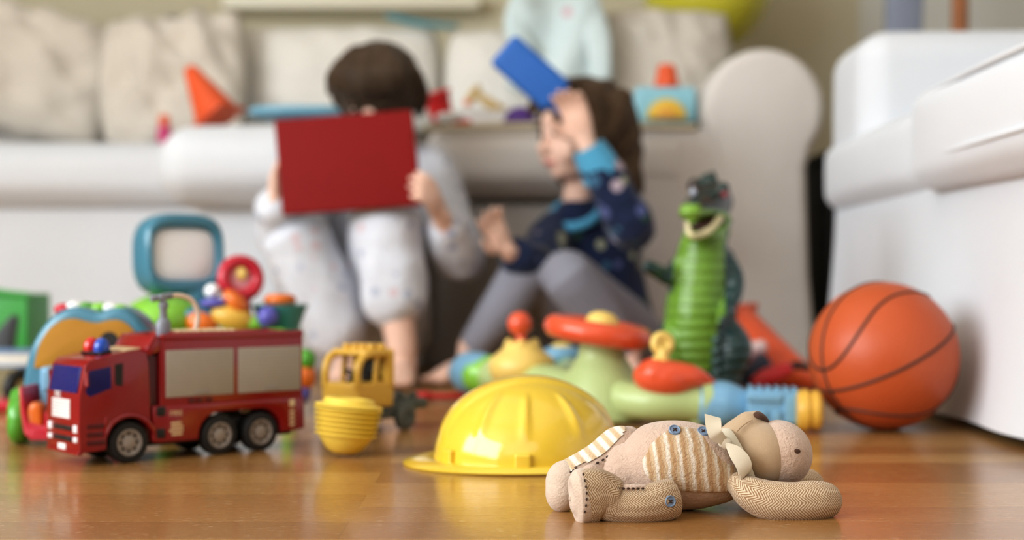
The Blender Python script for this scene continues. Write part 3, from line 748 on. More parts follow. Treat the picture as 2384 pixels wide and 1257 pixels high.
# ribbon: band at the neck, knot, two loops
RY = TY - .034
rib = lambda pts, w, up, name='loop': None
mb = MB()
for i in range(2): pass
mb.torus(P(1716, 1082, TY), .0300, .0028, (1, .05, .42), 44, 10, 2.2); band = mb.build('ribbon', M_rib, td)
mb = MB(); mb.rbox(P(1688, 1030, RY + .004), (.011, .010, .010), .004, 3, 1, rot=Euler((.1, .5, 0))); mb.build('knot', M_rib, band)
def loop(edgeA, edgeB, Y0, Y1, bow, name='loop'):
    """flat ribbon between two px polylines, doubled into a loop"""
    mb = MB()
    A = catmull([(x, y) for x, y in edgeA], 6); B = catmull([(x, y) for x, y in edgeB], 6); n = len(A) - 1
    def fn(u, v):
        k = u * 2; back = k > 1; t = k if not back else 2 - k
        f = t * n; i = min(int(f), n - 1); q_ = f - i
        a = [mixf(m_, o_, q_) for m_, o_ in zip(A[i], A[i + 1])]; b = [mixf(m_, o_, q_) for m_, o_ in zip(B[i], B[i + 1])]
        Y = mixf(Y0, Y1, t) + (1 if back else -1) * bow * math.sin(PI * t) 
        return P(mixf(a[0], b[0], v), mixf(a[1], b[1], v), Y)
    mb.grid(fn, 30, 5, .0007); mb.build(name, M_rib, band, sharp=50)
loop([(1682, 1036), (1660, 1026), (1650, 1015), (1643, 992), (1641, 963)], [(1692, 1020), (1684, 1008), (1680, 1000), (1679, 985), (1678, 973)], RY, RY + .004, .006)
loop([(1690, 1040), (1700, 1065), (1714, 1088), (1722, 1103), (1724, 1119)], [(1686, 1030), (1716, 1037), (1741, 1058), (1750, 1080), (1747, 1096)], RY - .001, RY - .006, .005)

# ================================================================ yellow hard hat
M_hat = plastic('glossy_yellow_plastic', (234, 200, 60), .16, .03, nscale=6, coat=.5, sss=.06)
hb = V(XF(1228, 1.50), 1.50, 0); DR, DH = .0985, ZF(880, 1.5)
hat = thing('hard_hat', 'glossy yellow toy hard hat standing on the floor behind the plush animal', 'helmet', hb, 0)
VA = math.radians(190)         # where the visor points
def dome(az, el, off=0):
    """az round the dome, el 0 at the rim to 1 at the crown"""
    a = el * PI / 2
    r = DR * math.cos(a) ** 1.02; z = .006 + (DH - .006) * math.sin(a) ** 1.0
    rid = 0
    d = lambda x: math.atan2(math.sin(az - x), math.cos(az - x))
    for x, w in ((VA + .84, .055), (VA - .84, .055), (VA + 1.36, .055), (VA - 1.36, .055), (VA + 2.0, .055), (VA - 2.0, .055)):
        q = max(0, 1 - ((el - .42) / .24) ** 2)
        rid += .0036 * math.exp(-(d(x) / w) ** 2) * q
    # broad crown ridge from visor to nape
    lat = r * math.sin(az - VA); rid2 = .0045 * max(0, 1 - (abs(lat) / .026) ** 4) * min(1, max(0, (el - .18) / .25)) 
    n_ = Vector((math.cos(az) * math.cos(a), math.sin(az) * math.cos(a), math.sin(a)))
    return Vector((r * math.cos(az), r * math.sin(az) * .97, z)) + n_ * (rid + rid2 * .8 + off)
mb = MB(); mb.grid(lambda u, v: hb + dome(u * 2 * PI, min(v, .9995)), 180, 46)
bmesh.ops.remove_doubles(mb.bm, verts=mb.bm.verts, dist=.0002); mb.build('shell', M_hat, hat, sharp=0)
def brim(u, v):
    az = u * 2 * PI; d = math.atan2(math.sin(az - VA), math.cos(az - VA))
    w = .010 + .023 * max(0, math.cos(d)) ** 2.2
    r = mixf(DR - .002, DR + w, v); dz = .0075 - .0055 * v ** 1.4 + .006 * (v * (1 - v)) 
    return hb + V(r * math.cos(az), r * math.sin(az) * .985, dz)
mb = MB(); mb.grid(brim, 120, 8, .0018); mb.build('brim', M_hat, hat, sharp=50)
for x in (VA + .45, VA + 1.34, VA - 1.34, VA + 2.5, VA - 2.5):
    p = hb + dome(x, .045); R = Euler((0, 0, x)).to_matrix()
    mb = MB(); mb.rbox(p + V(math.cos(x), math.sin(x), 0) * .001, (.008, .0165, .017), .0025, 3, 1, rot=R); mb.build('strap_lug', M_hat, hat)

# ================================================================ basketball
bc = P(2056, 828, 1.82); bR = bc.z; 
n = NT('orange_rubber'); v = n.coords(); vo = n.node('ShaderNodeTexVoronoi'); vo.inputs['Scale'].default_value = 420; n.link(v, vo.inputs['Vector'])
n.set(Base_Color=n.mix(n.noise(v, 12, 3), lin((190, 80, 36)), lin((202, 95, 48))), Roughness=.42, Specular_IOR_Level=.45); n.bump(vo.outputs['Distance'], .3, .0006)
M_bb = n.m; M_seam = plastic('dark_seam_rubber', (70, 44, 34), .6)
ball = thing('basketball', 'small orange basketball with dark seams resting against the white loveseat skirt', 'ball', (bc.x, bc.y, 0))
mb = MB(); mb.ell(bc, bR, nu=64, nv=40); mb.build('ball', M_bb, ball, sharp=0)
vx = Vector((1, 0, 0)); vz = Vector((0, 0, 1)); vy = Vector((0, -1, 0))
p0 = (vx * -.80 + vz * -.45 + vy * .4).normalized(); nn = Vector((vx * -.45 + vz * .888 + vy * .099)); nn = (nn - p0 * nn.dot(p0)).normalized(); tt = nn.cross(p0).normalized()
def seam(f, k=72):
    mb = MB(); pts = [bc + f(2 * PI * i / k).normalized() * (bR - .0004) for i in range(k)]
    mb.tube(pts, [.0021] * k, 8, 1, closed=True); mb.build('seam', M_seam, ball, sharp=0)
seam(lambda a: p0 * math.cos(a) + tt * math.sin(a)); seam(lambda a: p0 * math.cos(a) + nn * math.sin(a))
for s_ in (1, -1):
    def cur(a, s_=s_):
        la = math.radians(17 + 36 * (1 - math.cos(2 * a)) / 2 + 4 * (1 - math.cos(4 * a)) / 2)
        return (p0 * math.cos(a) + tt * math.sin(a)) * math.cos(la) + nn * s_ * math.sin(la)
    seam(cur)

# ================================================================ nested yellow bowls
M_cup = plastic('matte_yellow_plastic', (238, 208, 84), .34, .03, sss=.08)
cp = gnd(800, 1.55); tilt = Euler((-.05, .10, 0)); N_ = 6
names = ['bottommost of the nested yellow bowls, its round base on the floor', 'second from the bottom of the nested yellow bowls', 'third from the bottom of the nested yellow bowls', 'third from the top of the nested yellow bowls', 'second from the top of the nested yellow bowls', 'topmost of the nested yellow bowls, under the yellow lid']
prof0 = [(0, 0), (.012, .0012), (.020, .006), (.0262, .0145), (.0300, .0205), (.0335, .0212), (.0340, .0228), (.0330, .0236), (.0290, .0228), (.0250, .0150), (.0188, .0070), (.011, .0024), (0, .0014)]
first = None
for i in range(N_):
    if first is None:
        first = thing('bowl', names[0], 'bowl', cp, group='nested yellow bowls', rot=tilt)
        mb = MB(); mb.lathe(prof0[:5] + prof0[9:], 40); kb = mb.build('bowl_body', M_cup, first, local=True)
        mb = MB(); mb.lathe(prof0[4:10], 40, close=True); kr = mb.build('rim', M_cup, first, local=True)
        o = first
    else:
        o = first.copy(); COL.objects.link(o); o['label'] = names[i]
        for c_ in (kb, kr):
            d = c_.copy(); COL.objects.link(d); d.parent = o
    k = 1 + .022 * i
    o.scale = (k, k, 1); o.location = cp + tilt.to_matrix() @ V(0, 0, .0054 * i) + V(0, 0, .0015)
o = thing('stacking_cover', 'round yellow lid with a raised centre on the nested bowls', 'cover', cp + tilt.to_matrix() @ V(0, 0, .0054 * 5 + .0262), rot=tilt)
mb = MB(); mb.lathe([(0, 0), (.0365, 0), (.0375, .0014), (.0365, .003), (.029, .0042), (.0275, .0085), (.0255, .0100), (.0200, .0100), (.0185, .0085), (0, .0082)], 40); mb.build('lid_body', M_cup, o, local=True)
# ================================================================ toy fire engine
M_fr = plastic('fire_red_plastic', (150, 12, 20), .22, .04, coat=.3); M_frd = plastic('deep_red_plastic', (92, 8, 12), .35)
M_win = plastic('blue_tinted_window', (10, 26, 120), .1, .1, nscale=40, coat=.5); M_dk = plastic('black_plastic', (26, 25, 27), .45); M_tyre = plastic('tyre_rubber', (34, 32, 31), .7, .1, bump=.2)
M_hub = plastic('silver_grey_plastic', (158, 150, 144), .4); M_shut = plastic('grey_shutter_plastic', (172, 166, 156), .45, .04, nscale=60)
M_can = plastic('blue_grey_cannon_plastic', (140, 146, 158), .35); M_wh = plastic('white_print', (236, 236, 236), .4); M_cream = plastic('cream_print', (226, 204, 160), .45); M_lamp = plastic('clear_lamp_plastic', (230, 232, 236), .12)
M_rdome = plastic('red_beacon_plastic', (220, 20, 24), .1, coat=.6); M_bdome = plastic('blue_beacon_plastic', (24, 84, 200), .1, coat=.6); M_hose = plastic('pale_hose_plastic', (232, 212, 196), .4)
tr = thing('fire_engine', 'red toy fire engine with grey side shutters standing on the wooden floor', 'toy truck', (-.3668, 1.5737, 0), math.atan2(-.658, -.753)); tr.scale = (1, .85, 1)
W = .0475
def part(mb, name, mat, parent=tr, **k): return mb.build(name, mat, parent, local=True, **k)
def arc(cx, cz, r, a0, a1, n=12): return [(cx + r * math.cos(math.radians(mixf(a0, a1, i / n))), cz + r * math.sin(math.radians(mixf(a0, a1, i / n)))) for i in range(n + 1)]
WXs = (.0800, -.0270, -.0790); WR = .0215
# chassis
mb = MB(); mb.rbox((-.004, 0, .026), (.25, .056, .024), .003, 1); part(mb, 'chassis', M_dk)
# cab
cabp = [(.1350, .014), (.1358, .040), (.1352, .073), (.1290, .1045), (.1235, .1095), (.100, .1145), (.070, .1185), (.0615, .1155), (.0585, .104), (.0560, .034)] + arc(WXs[0], WR, .0262, 150, 12, 12) + [(.1062, .016)]
mb = MB(); mb.prism(cabp, -W, W, bev=.0032, seg=3); cab = part(mb, 'cab', M_fr, sharp=50)
for s in (1, -1):
    y = s * (W + .0001)
    mb = MB(); mb.prism([(.1245, .0985), (.1290, .0760), (.1240, .0722), (.1010, .0800), (.1020, .1020)], y - .0006, y + .0006); part(mb, 'side_window', M_win, cab)
    mb = MB(); mb.prism([(.0970, .1040), (.0965, .0830), (.0885, .0815), (.0880, .1050)], y - .0006, y + .0006); part(mb, 'rear_window', M_dk, cab)
    mb = MB()
    for z in (.024, .0325, .041): mb.rbox((.1175, y, z), (.0200, .0016, .0045), .0006, 1)
    part(mb, 'step_vents', M_frd, cab)
    mb = MB(); mb.tube([(.1060, s * (W - .001), .0215 + .0265)] + [(WXs[0] + .0292 * math.cos(math.radians(a)), s * (W + .0002), WR + .0290 * math.sin(math.radians(a))) for a in (18, 45, 75, 105, 135, 160)][0:6], [.0022] * 7, 8, 3); part(mb, 'wheel_arch', M_fr, cab)
    mb = MB(); mb.rbox((.1300, s * (W + .005), .0900), (.0022, .006, .0145), .001, 2, rot=Euler((0, .1, s * .5))); mb.rbox((.1295, s * (W + .002), .0830), (.0018, .006, .0018), .0006, 1); part(mb, 'mirror', M_fr, cab)
    mb = MB()
    for z, hh in ((.0385, .0085), (.0275, .0060)): mb.rbox((.1356, s * .0365, z), (.0026, .0110, hh), .0014, 2)
    part(mb, 'headlight', M_lamp, cab)
sl = math.atan2(.1352 - .1290, .1045 - .073)
mb = MB(); mb.rbox((.1326, 0, .0890), (.0016, .080, .0275), .0007, 2, rot=Euler((0, -sl, 0))); part(mb, 'windscreen', M_win, cab)
Mf = Matrix.Translation((.1362, 0, 0)) @ Matrix(((0, 0, 1, 0), (1, 0, 0, 0), (0, 1, 0, 0), (0, 0, 0, 1)))
mb = MB()
for i in range(6): mb.rbox((.1360, -.004, .0498 + i * .0034), (.0014, .052, .0027), .0005, 1)
part(mb, 'grille', M_wh, cab)
text('FIRE', .0098, M_wh, cab, Matrix.Translation((.13595, -.014, .0722)) @ Mf.to_3x3().to_4x4() @ Matrix.Diagonal((1.0, 1, 1, 1)))
mb = MB()
for z in (.0385, .0275): mb.rbox((.1354, 0, z), (.0020, .052, .0052), .0006, 1)
part(mb, 'air_intake', M_dk, cab)
mb = MB(); mb.rbox((.1356, -.002, .0185), (.0016, .022, .0062), .0005, 1); part(mb, 'number_plate', M_wh, cab)
mb = MB(); mb.rbox((.1345, 0, .0455), (.0042, .092, .0030), .0012, 2); mb.rbox((.1340, 0, .0140), (.006, .0925, .0040), .0015, 2); part(mb, 'bumper', M_fr, cab)
mb = MB()
for y in (-.022, -.012, -.002, .008, .018, .028, .038): mb.rbox((.0745, y, .1186), (.020, .0055, .0012), .0005, 1, rot=Euler((0, .12, 0)))
part(mb, 'roof_stripes', M_cream, cab)
mb = MB(); mb.rbox((.1010, .006, .1158), (.014, .056, .0035), .0014, 2, rot=Euler((0, .2, 0))); bar = part(mb, 'light_bar', M_dk, cab)
for y, m in ((.0215, M_bdome), (-.0075, M_rdome)):
    mb = MB(); mb.lathe([(.0084, 0), (.0088, .001), (.0086, .006), (.0072, .0105), (.0042, .0138), (0, .0150)], 24, Matrix.Translation((.1010, y, .1165))); part(mb, 'beacon', m, bar)
# link between cab and body
mb = MB(); mb.rbox((.050, 0, .066), (.018, .078, .092), .002, 1); part(mb, 'cab_back', M_frd)
# body
lowp = [(.0535, .020), (.0535, .058), (-.1350, .058), (-.1358, .019)] + [(-.1068, .019)] + arc(WXs[2], WR, .0262, 185, 92, 7) + arc(WXs[1], WR, .0262, 88, -5, 7) + [(.002, .0185), (.0480, .0185)]
lowp[3] = (-.1358, .0215)
mb = MB(); mb.prism(lowp, -W, W, bev=.002, seg=2); low = part(mb, 'lower_body', M_fr, sharp=50)
mb = MB(); mb.rbox((-.0450, 0, .0925), (.1790, .0930, .073), .0035, 2); tank = part(mb, 'body', M_fr)
mb = MB()
mb.prism([(.0440, .116), (.0440, .131), (.0475, .1335), (.0515, .1335), (.0600, .1200), (.0600, .1100)], -.0455, .0455, bev=.002, seg=2); part(mb, 'hood', M_fr, tank)
mb = MB()
for s in (1, -1): mb.rbox((-.0455, s * .0435, .1305), (.178, .0075, .0075), .002, 2)
mb.rbox((-.1310, 0, .1300), (.006, .09, .006), .002, 2); mb.rbox((-.030, 0, .1300), (.108, .066, .010), .003, 2); part(mb, 'roof', M_fr, tank)
mb = MB()
for i in range(9): mb.rbox((.012 - i * .0085, 0, .1356), (.0042, .050, .0022), .0006, 1)
part(mb, 'roof_slats', M_cream, tank)
for s in (1, -1):
    y = s * (W - .0006)
    for x0, x1 in ((.0385, -.0435), (-.0490, -.1305)):
        mb = MB(); mb.rbox(((x0 + x1) / 2, y, .0913), (x0 - x1, .0024, .0505), .0008, 1); sh = part(mb, 'shutter', M_shut, tank)
        mb = MB()
        for k in range(13): mb.rbox(((x0 + x1) / 2, y + s * .00125, .0690 + k * .0037), (x0 - x1 - .003, .0003, .0006), .0001, 1)
        part(mb, 'shutter_grooves', M_hub, sh)
        mb = MB(); mb.rbox(((x0 + x1) / 2 - .002, y + s * .0016, .0700), (.018, .0014, .0035), .0006, 1); part(mb, 'shutter_handle', M_hub, sh)
    mb = MB()
    for x in (.008, -.002, -.013): mb.rbox((x, s * (W - .0002), .0615), (.0075, .0018, .0042), .0005, 1)
    part(mb, 'recess', M_frd, low)
    mb = MB()
    for z in (.052, .0285): mb.rbox((.0445, s * (W + .0002), z), (.010, .0012, .0100), .0008, 1)
    part(mb, 'step_recess', M_dk, low)
    Ms = Matrix(((-s, 0, 0, 0), (0, 0, s, 0), (0, 1, 0, 0), (0, 0, 0, 1)))
    for b, sz, z in (('FIRE', .0082, .0480), ('LINE', .0072, .0410)): 
        if b == 'FIRE': text(b, sz, M_cream, low, Matrix.Translation((.0265, s * (W + .0001), z + .001)) @ Ms)
    mb = MB()
    for i in range(4): mb.rbox((.0265 - (i % 2) * .001, s * (W + .0002), .0385 - i * .0040), (.0125 + (i % 3) * .002, .0007, .0024), .0002, 1)
    part(mb, 'side_stripes', M_cream, low)
    mb = MB(); mb.rbox((-.1190, s * (W + .0002), .0515), (.0075, .0007, .0080), .0002, 1)
    for i in range(4): mb.rbox((-.1190, s * (W + .0002), .0420 - i * .0050), (.0070, .0007, .0028), .0002, 1)
    part(mb, 'rear_stripes', M_cream, low)
# wheels
def wheel(x, s):
    Q = Matrix.Translation((x, s * .0375, WR)) @ Matrix.Rotation(-s * PI / 2, 4, 'X')
    mb = MB(); mb.lathe([(.0135, -.0095), (.0195, -.0095), (.0212, -.0075), (WR, -.004), (WR, .004), (.0212, .0075), (.0195, .0095), (.0150, .0098), (.0140, .0080), (.0135, .006)], 40, Q)
    for k in range(22):
        a = 2 * PI * k / 22; mb.rbox((0, 0, 0), (.0028, .0012, .016), .0003, 1, M=Q @ Matrix.Rotation(a, 4, 'Z') @ Matrix.Translation((0, WR - .0003, 0)))
    w_ = part(mb, 'wheel', M_tyre, sharp=45)
    mb = MB(); mb.lathe([(.0142, .0080), (.0142, .0094), (.0128, .0096), (.0118, .0072), (.0075, .0064), (.0068, .0090), (.0040, .0098), (0, .0098)], 32, Q); h = part(mb, 'hub', M_hub, w_)
    mb = MB()
    for k in range(8):
        a = 2 * PI * k / 8; mb.ell((0, 0, 0), (.0017, .0017, .0007), M=Q @ Matrix.Rotation(a, 4, 'Z') @ Matrix.Translation((0, .0095, .0070)), nu=10, nv=6)
    part(mb, 'hub_hole', M_dk, h)
for x in WXs:
    for s in (1, -1): wheel(x, s)
# water cannon and hose
tx, ty = .0250, .010
mb = MB(); mb.lathe([(.0078, .130), (.0082, .132), (.0082, .145), (.0068, .1480), (.0046, .150), (.0040, .160), (.0054, .162), (.0054, .1665), (.0036, .169), (.0036, .173), (0, .1738)], 22, Matrix.Translation((tx, ty, 0)))
can = part(mb, 'water_cannon', M_can)
mb = MB(); mb.cyl((tx + .015, ty, .1715), (tx - .010, ty, .1748), .0036, .0040, 16, .0006); mb.cyl((tx + .004, ty - .008, .173), (tx + .004, ty + .008, .173), .0030, n=12); part(mb, 'nozzle', M_can, can)
mb = MB(); mb.tube([(tx - .008, ty, .1745), (tx - .022, ty, .1742), (tx - .035, ty + .001, .168), (tx - .041, ty + .002, .152), (tx - .037, ty + .002, .133)], [.0029] * 5, 12, 6); part(mb, 'hose', M_hose, can)
# ================================================================ toys in the middle distance
M_lime = plastic('lime_plastic', (136, 204, 60), .22, .05, coat=.4); M_grn = plastic('leaf_green_plastic', (84, 168, 46), .28, .06, coat=.3); M_pgrn = plastic('pale_green_plastic', (184, 204, 140), .3, .04, sss=.05)
M_tl = plastic('teal_blue_plastic', (66, 132, 158), .25, .05, coat=.4); M_bl = plastic('soft_blue_plastic', (124, 174, 206), .32, .04); M_ro = plastic('red_orange_plastic', (234, 92, 54), .26, .04, coat=.3)
M_py = plastic('pale_yellow_plastic', (238, 206, 112), .32, .04); M_or2 = plastic('orange_gloss_plastic', (236, 120, 36), .25, .05, coat=.3); M_violet = plastic('violet_plastic', (98, 96, 190), .25)
M_crim = plastic('crimson_plastic', (206, 36, 58), .28, .05, coat=.2); M_mus = plastic('mustard_panel', (182, 130, 40), .6, .1, spec=.2); M_scr = plastic('white_screen', (250, 251, 255), .3, .01)
M_gbin = plastic('green_bin_plastic', (60, 166, 66), .4, .05); M_dgr = plastic('dark_grey_plastic', (92, 98, 92), .5, .06); M_ygo = plastic('warm_yellow_plastic', (226, 180, 70), .3, .05)
M_aqua = plastic('aqua_plastic', (72, 158, 164), .28, .05); M_skyb = plastic('faded_blue_cover', (120, 158, 206), .5); M_paper = plastic('paper', (228, 226, 218), .8, .04); M_tan = plastic('tan_cover', (186, 172, 130), .6)

# ---- steering console
c0 = V(XF(1400, 1.93), 1.93, 0); YC = 1.93
con = thing('activity_console', 'pale green baby activity toy with a red steering wheel, behind the hard hat', 'toy', c0)
mb = MB(); zt = ZF(788, YC)
mb.lathe([(0, .002), (.060, .002), (.064, .006), (.0635, .020), (.058, .042), (.049, .062), (.038, .078), (.0315, .090), (.029, zt - .004), (.027, zt), (0, zt)], 36, Matrix.Translation(c0)); mb.build('column', M_pgrn, con)
mb = MB()
pl = P(1212, 890, 2.06); pe = P(1140, 872, 2.16)
mb.tube([c0 + V(-.03, .01, .035), P(1290, 900, 1.98), pl, pe], [.030, .030, .027, .026], 22, 5); mb.build('left_arm', M_pgrn, con)
mb = MB(); mb.tube([pe + V(.004, 0, 0), pe + V(-.016, .006, 0)], [.0295, .0295], 26, 2); mb.build('collar', M_grn if False else M_lime, con)
mb = MB(); mb.tube([P(1118, 868, 2.17), P(1092, 868, 2.19), P(1082, 868, 2.20)], [.0320, .0330, .0260], 26, 4); mb.build('end_cap', M_bl, con)
# steering wheel
sc_ = P(1392, 772, YC); axv = V(.15, -.035, 1).normalized()
mb = MB(); mb.torus(sc_, .0580, .0165, axv, 56, 18, .95); whl = mb.build('steering_wheel', M_ro, con, sharp=0)
mb = MB(); sd = V(0, 1, 0).cross(axv).normalized()
mb.tube([sc_ - sd * .055, sc_, sc_ + sd * .055], [(.014, .009), (.02, .011), (.014, .009)], 16, 4, up=axv); f_ = axv.cross(sd); mb.tube([sc_, sc_ + f_ * .055], [(.014, .009)] * 2, 16, 2, up=axv); mb.build('spoke', M_ro, whl)
mb = MB(); mb.lathe([(.024, -.004), (.0235, .012), (.020, .021), (.012, .0265), (0, .0285)], 30, Matrix.Translation(sc_ + V(.004, 0, 0)) @ axv.to_track_quat('Z', 'Y').to_matrix().to_4x4()); mb.build('horn_button', M_py, whl)
# left knob with red ball
kc = P(1215, 848, 2.05)
mb = MB(); mb.lathe([(0, -.03), (.034, -.030), (.045, -.018), (.049, -.004), (.046, .008), (.034, .018), (.028, .0225), (.026, .029), (.020, .033), (0, .034)], 34, Matrix.Translation(kc)); kn = mb.build('turning_knob', M_py, con)
for a in range(3):
    mb = MB(); mb.ell(kc + V(.021 * math.cos(a * 2.1 + .5), .021 * math.sin(a * 2.1 + .5), .031), (.007, .007, .006), nu=14, nv=8); mb.build('knob_stud', M_py, kn)
mb = MB(); mb.tube([kc + V(0, 0, .03), kc + V(-.002, 0, .045)], [.009, .007], 14, 2); mb.ell(kc + V(-.003, 0, .0585), .0180, nu=24, nv=16); mb.build('ball_grip', M_ro, kn, sharp=0)
# blue knob behind
bk = P(1308, 828, 2.2); mb = MB(); mb.ell(bk, (.034, .028, .017)); b_ = mb.build('rear_knob', M_bl, con); mb = MB(); mb.ell(bk + V(0, 0, .012), (.018, .016, .009)); mb.build('knob_button', M_py, b_)
mb = MB(); mb.tube([c0 + V(-.005, .03, .05), P(1316, 862, 2.2) ], [.026, .020], 18, 3); mb.build('rear_arm', M_pgrn, con)
# right arm
YR = 1.86
mb = MB(); mb.tube([c0 + V(.02, -.02, .042), P(1450, 928, YR + .03), P(1520, 936, YR), P(1600, 938, YR), P(1640, 938, YR)], [.030, .0255, .0240, .0240, .0250], 26, 5); mb.build('right_arm', M_pgrn, con)
mb = MB(); mb.tube([P(1632, 936, YR), P(1655, 936, YR)], [.0285, .0285], 26, 2, cap='flat'); mb.build('collar', M_pgrn, con)
mb = MB(); mb.tube([P(1652, 940, YR), P(1672, 941, YR), P(1698, 942, YR - .004), P(1724, 944, YR - .008), P(1742, 946, YR - .010)], [.0295, .0310, .0295, .0235, .0190], 28, 5); mb.build('bulb', M_bl, con, sharp=0)
g0 = P(1798, 948, YR - .035); Rg = Euler((0, .03, -.12))
mb = MB(); mb.rbox(g0, (.066, .050, .046), .005, 2, 1, rot=Rg); blk = mb.build('gear_block', M_bl, con)
mb = MB()
for i, (dx, dz, sx, sz) in enumerate(((-.012, .014, .046, .010), (.022, .0, .018, .034), (.004, -.010, .012, .014), (-.018, -.012, .020, .018))): mb.rbox(g0 + Rg.to_matrix() @ V(dx, -.0265, dz), (sx, .006, sz), .002, 2, rot=Rg)
for i in range(6): mb.rbox(g0 + Rg.to_matrix() @ V(-.028 + i * .011, 0, .024), (.006, .046, .006), .0015, 1, rot=Rg)
mb.build('gear_teeth', M_bl, blk)
yw = P(1884, 955, YR - .075); Qw = Matrix.Translation(yw) @ V(1, -.12, 0).to_track_quat('Z', 'Y').to_matrix().to_4x4()
mb = MB(); mb.lathe([(0, -.016), (.018, -.016), (.024, -.014), (.0265, -.008), (.0265, -.002), (.0235, .000), (.0235, .003), (.0255, .005), (.0255, .011), (.022, .015), (.012, .0165), (0, .0165)], 32, Qw); mb.build('end_wheel', M_ygo, con)
for x in (1622, 1660):
    mb = MB(); p = P(x, 968, YR); mb.tube([p, V(p.x, p.y, .010)], [.0135, .0125], 16, 2); mb.build('foot', M_pgrn, con)
# red dial with the yellow key
rc = P(1556, 880, YR - .004)
mb = MB(); mb.ell(rc + V(-.006, 0, 0), (.0410, .031, .0245), Euler((0, .10, 0)), 34, 20); mb.tube([rc + V(-.02, 0, .006), rc + V(.03, 0, .002), rc + V(.056, 0, -.006)], [(.030, .021), (.023, .016), (.007, .006)], 24, 4); dial = organic(mb, 'dial', M_ro, con, .0022, 8)
mb = MB(); kp = P(1542, 800, YR - .004)
mb.torus(kp, .0105, .0062, V(.25, -1, .1), 28, 12); mb.tube([kp + V(0, 0, -.012), kp + V(.001, 0, -.030)], [(.0115, .009), (.0125, .010)], 16, 3); mb.ell(kp + V(-.008, -.006, -.022), (.006, .005, .008)); mb.ell(kp, (.009, .0035, .009)); mb.build('key', M_py, dial, sharp=0)

# ---- dinosaur
dY = 2.16; dg_ = V(XF(1636, dY), dY, 0)
dino = thing('toy_dinosaur', 'tall green toy dinosaur with a dark teal back and open mouth', 'toy dinosaur', dg_)
mb = MB(); D = lambda x, y, k=0: P(x, y, dY + k)
W_ = lambda px: px / F * dY
mb.tube([D(1628, 870), D(1622, 800), D(1622, 720), D(1630, 650), D(1636, 590), D(1643, 545), D(1648, 500)],
        [W_(62), W_(78), (W_(79), W_(74)), W_(67), W_(60), W_(51), W_(46)], 26, 6)
mb.tube([D(1650, 880, .06), D(1690, 860, .14), D(1715, 900, .24), D(1700, 925, .34)], [W_(62), W_(52), W_(32), W_(12)], 20, 5)     # tail
for xs, k in (((1694, 1708, 1690, 1688, 1686, 1678), -.01), ((1570, 1560, 1572, 1580, 1582, 1572), -.005)):
    mb.tube([D(xs[0], 770, k), D(xs[1], 812, k - .01), D(xs[2], 868, k - .012), D(xs[3], 915, k - .014), D(xs[4], 936, k - .016)], [W_(34), W_(44), W_(38), W_(32), W_(34)], 18, 5)
    mb.tube([D(xs[4], 942, k - .012), D(xs[5], 946, k - .06)], [(W_(36), W_(16)), (W_(34), W_(12))], 16, 3)
mb.tube([D(1688, 598, -.005), D(1708, 645, -.012), D(1708, 690, -.03), D(1688, 735, -.055)], [W_(20), W_(24), W_(19), W_(13)], 14, 5)
mb.tube([D(1690, 728, -.058), D(1676, 748, -.075)], [W_(17), W_(10)], 12, 3)
mb.tube([D(1590, 612, -.01), D(1560, 643, -.02), D(1535, 634, -.035), D(1512, 622, -.05)], [W_(24), W_(23), W_(18), W_(17)], 14, 5)
for dx, dy in ((-14, -4), (-12, 8), (-4, -10)): mb.tube([D(1512, 622, -.05), D(1512 + dx, 622 + dy, -.062)], [W_(8), W_(4)], 8, 2)
# head
mb.tube([D(1664, 470, .03), D(1652, 468, -.01), D(1626, 482, -.055), D(1606, 494, -.085)], [(W_(44), W_(44)), (W_(47), W_(42)), (W_(37), W_(29)), (W_(27), W_(20))], 20, 5)
mb.tube([D(1664, 515, .0), D(1646, 538, -.03), D(1626, 547, -.055), D(1612, 552, -.066)], [(W_(44), W_(23)), (W_(43), W_(18)), (W_(36), W_(15)), (W_(26), W_(11))], 18, 5)
for x, y, k, r in ((1618, 432, -.03, 19), (1682, 440, -.035, 18), (1650, 425, 0, 24), (1606, 480, -.085, 11)): mb.ell(D(x, y, k), W_(r), nu=16, nv=10)
for i, (x, y) in enumerate(((1658, 415), (1672, 470), (1690, 540), (1700, 600), (1702, 660), (1706, 730))): mb.ell(D(x, y, .045), (W_(10), .02, W_(20)), nu=10, nv=8)
fd = V(-.72, -.66, .05).normalized()
dhead = D(1640, 480)
def dcol(p, n_):
    px = p.x / p.y * F + CX; py = HOR - (p.z - EYE) / p.y * F
    dark = (30, 70, 70); green = (122, 172, 50)
    if py < 566:
        if py < 486 + (px - 1600) * .06 - (12 if px < 1630 else 0): return (40, 70, 68) if noise.noise(p * 60) > -.1 else (62, 44, 36)
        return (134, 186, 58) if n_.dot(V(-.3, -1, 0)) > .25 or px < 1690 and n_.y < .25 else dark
    axis = 1622 if py > 700 else 1622 + (700 - py) * .12
    if px < 1568 and py < 680: return dark
    if px < 1546: return dark
    if px > (mixf(1676, 1652, min(1, (py - 735) / 140)) if py > 735 else 1687): return dark
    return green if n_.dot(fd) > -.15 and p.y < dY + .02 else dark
dm = organic(mb, 'body', tinted('dinosaur_vinyl', .26, .5, coat=.4, ring=19), dino, .0032, 5, dcol)
mb = MB(); mb.tube([D(1662, 512, -.03), D(1640, 522, -.056), D(1622, 527, -.072)], [(W_(34), W_(11)), (W_(28), W_(12)), (W_(20), W_(9))], 16, 4); mth = mb.build('mouth', plastic('dark_mouth', (70, 36, 26), .4), dino, sharp=0)
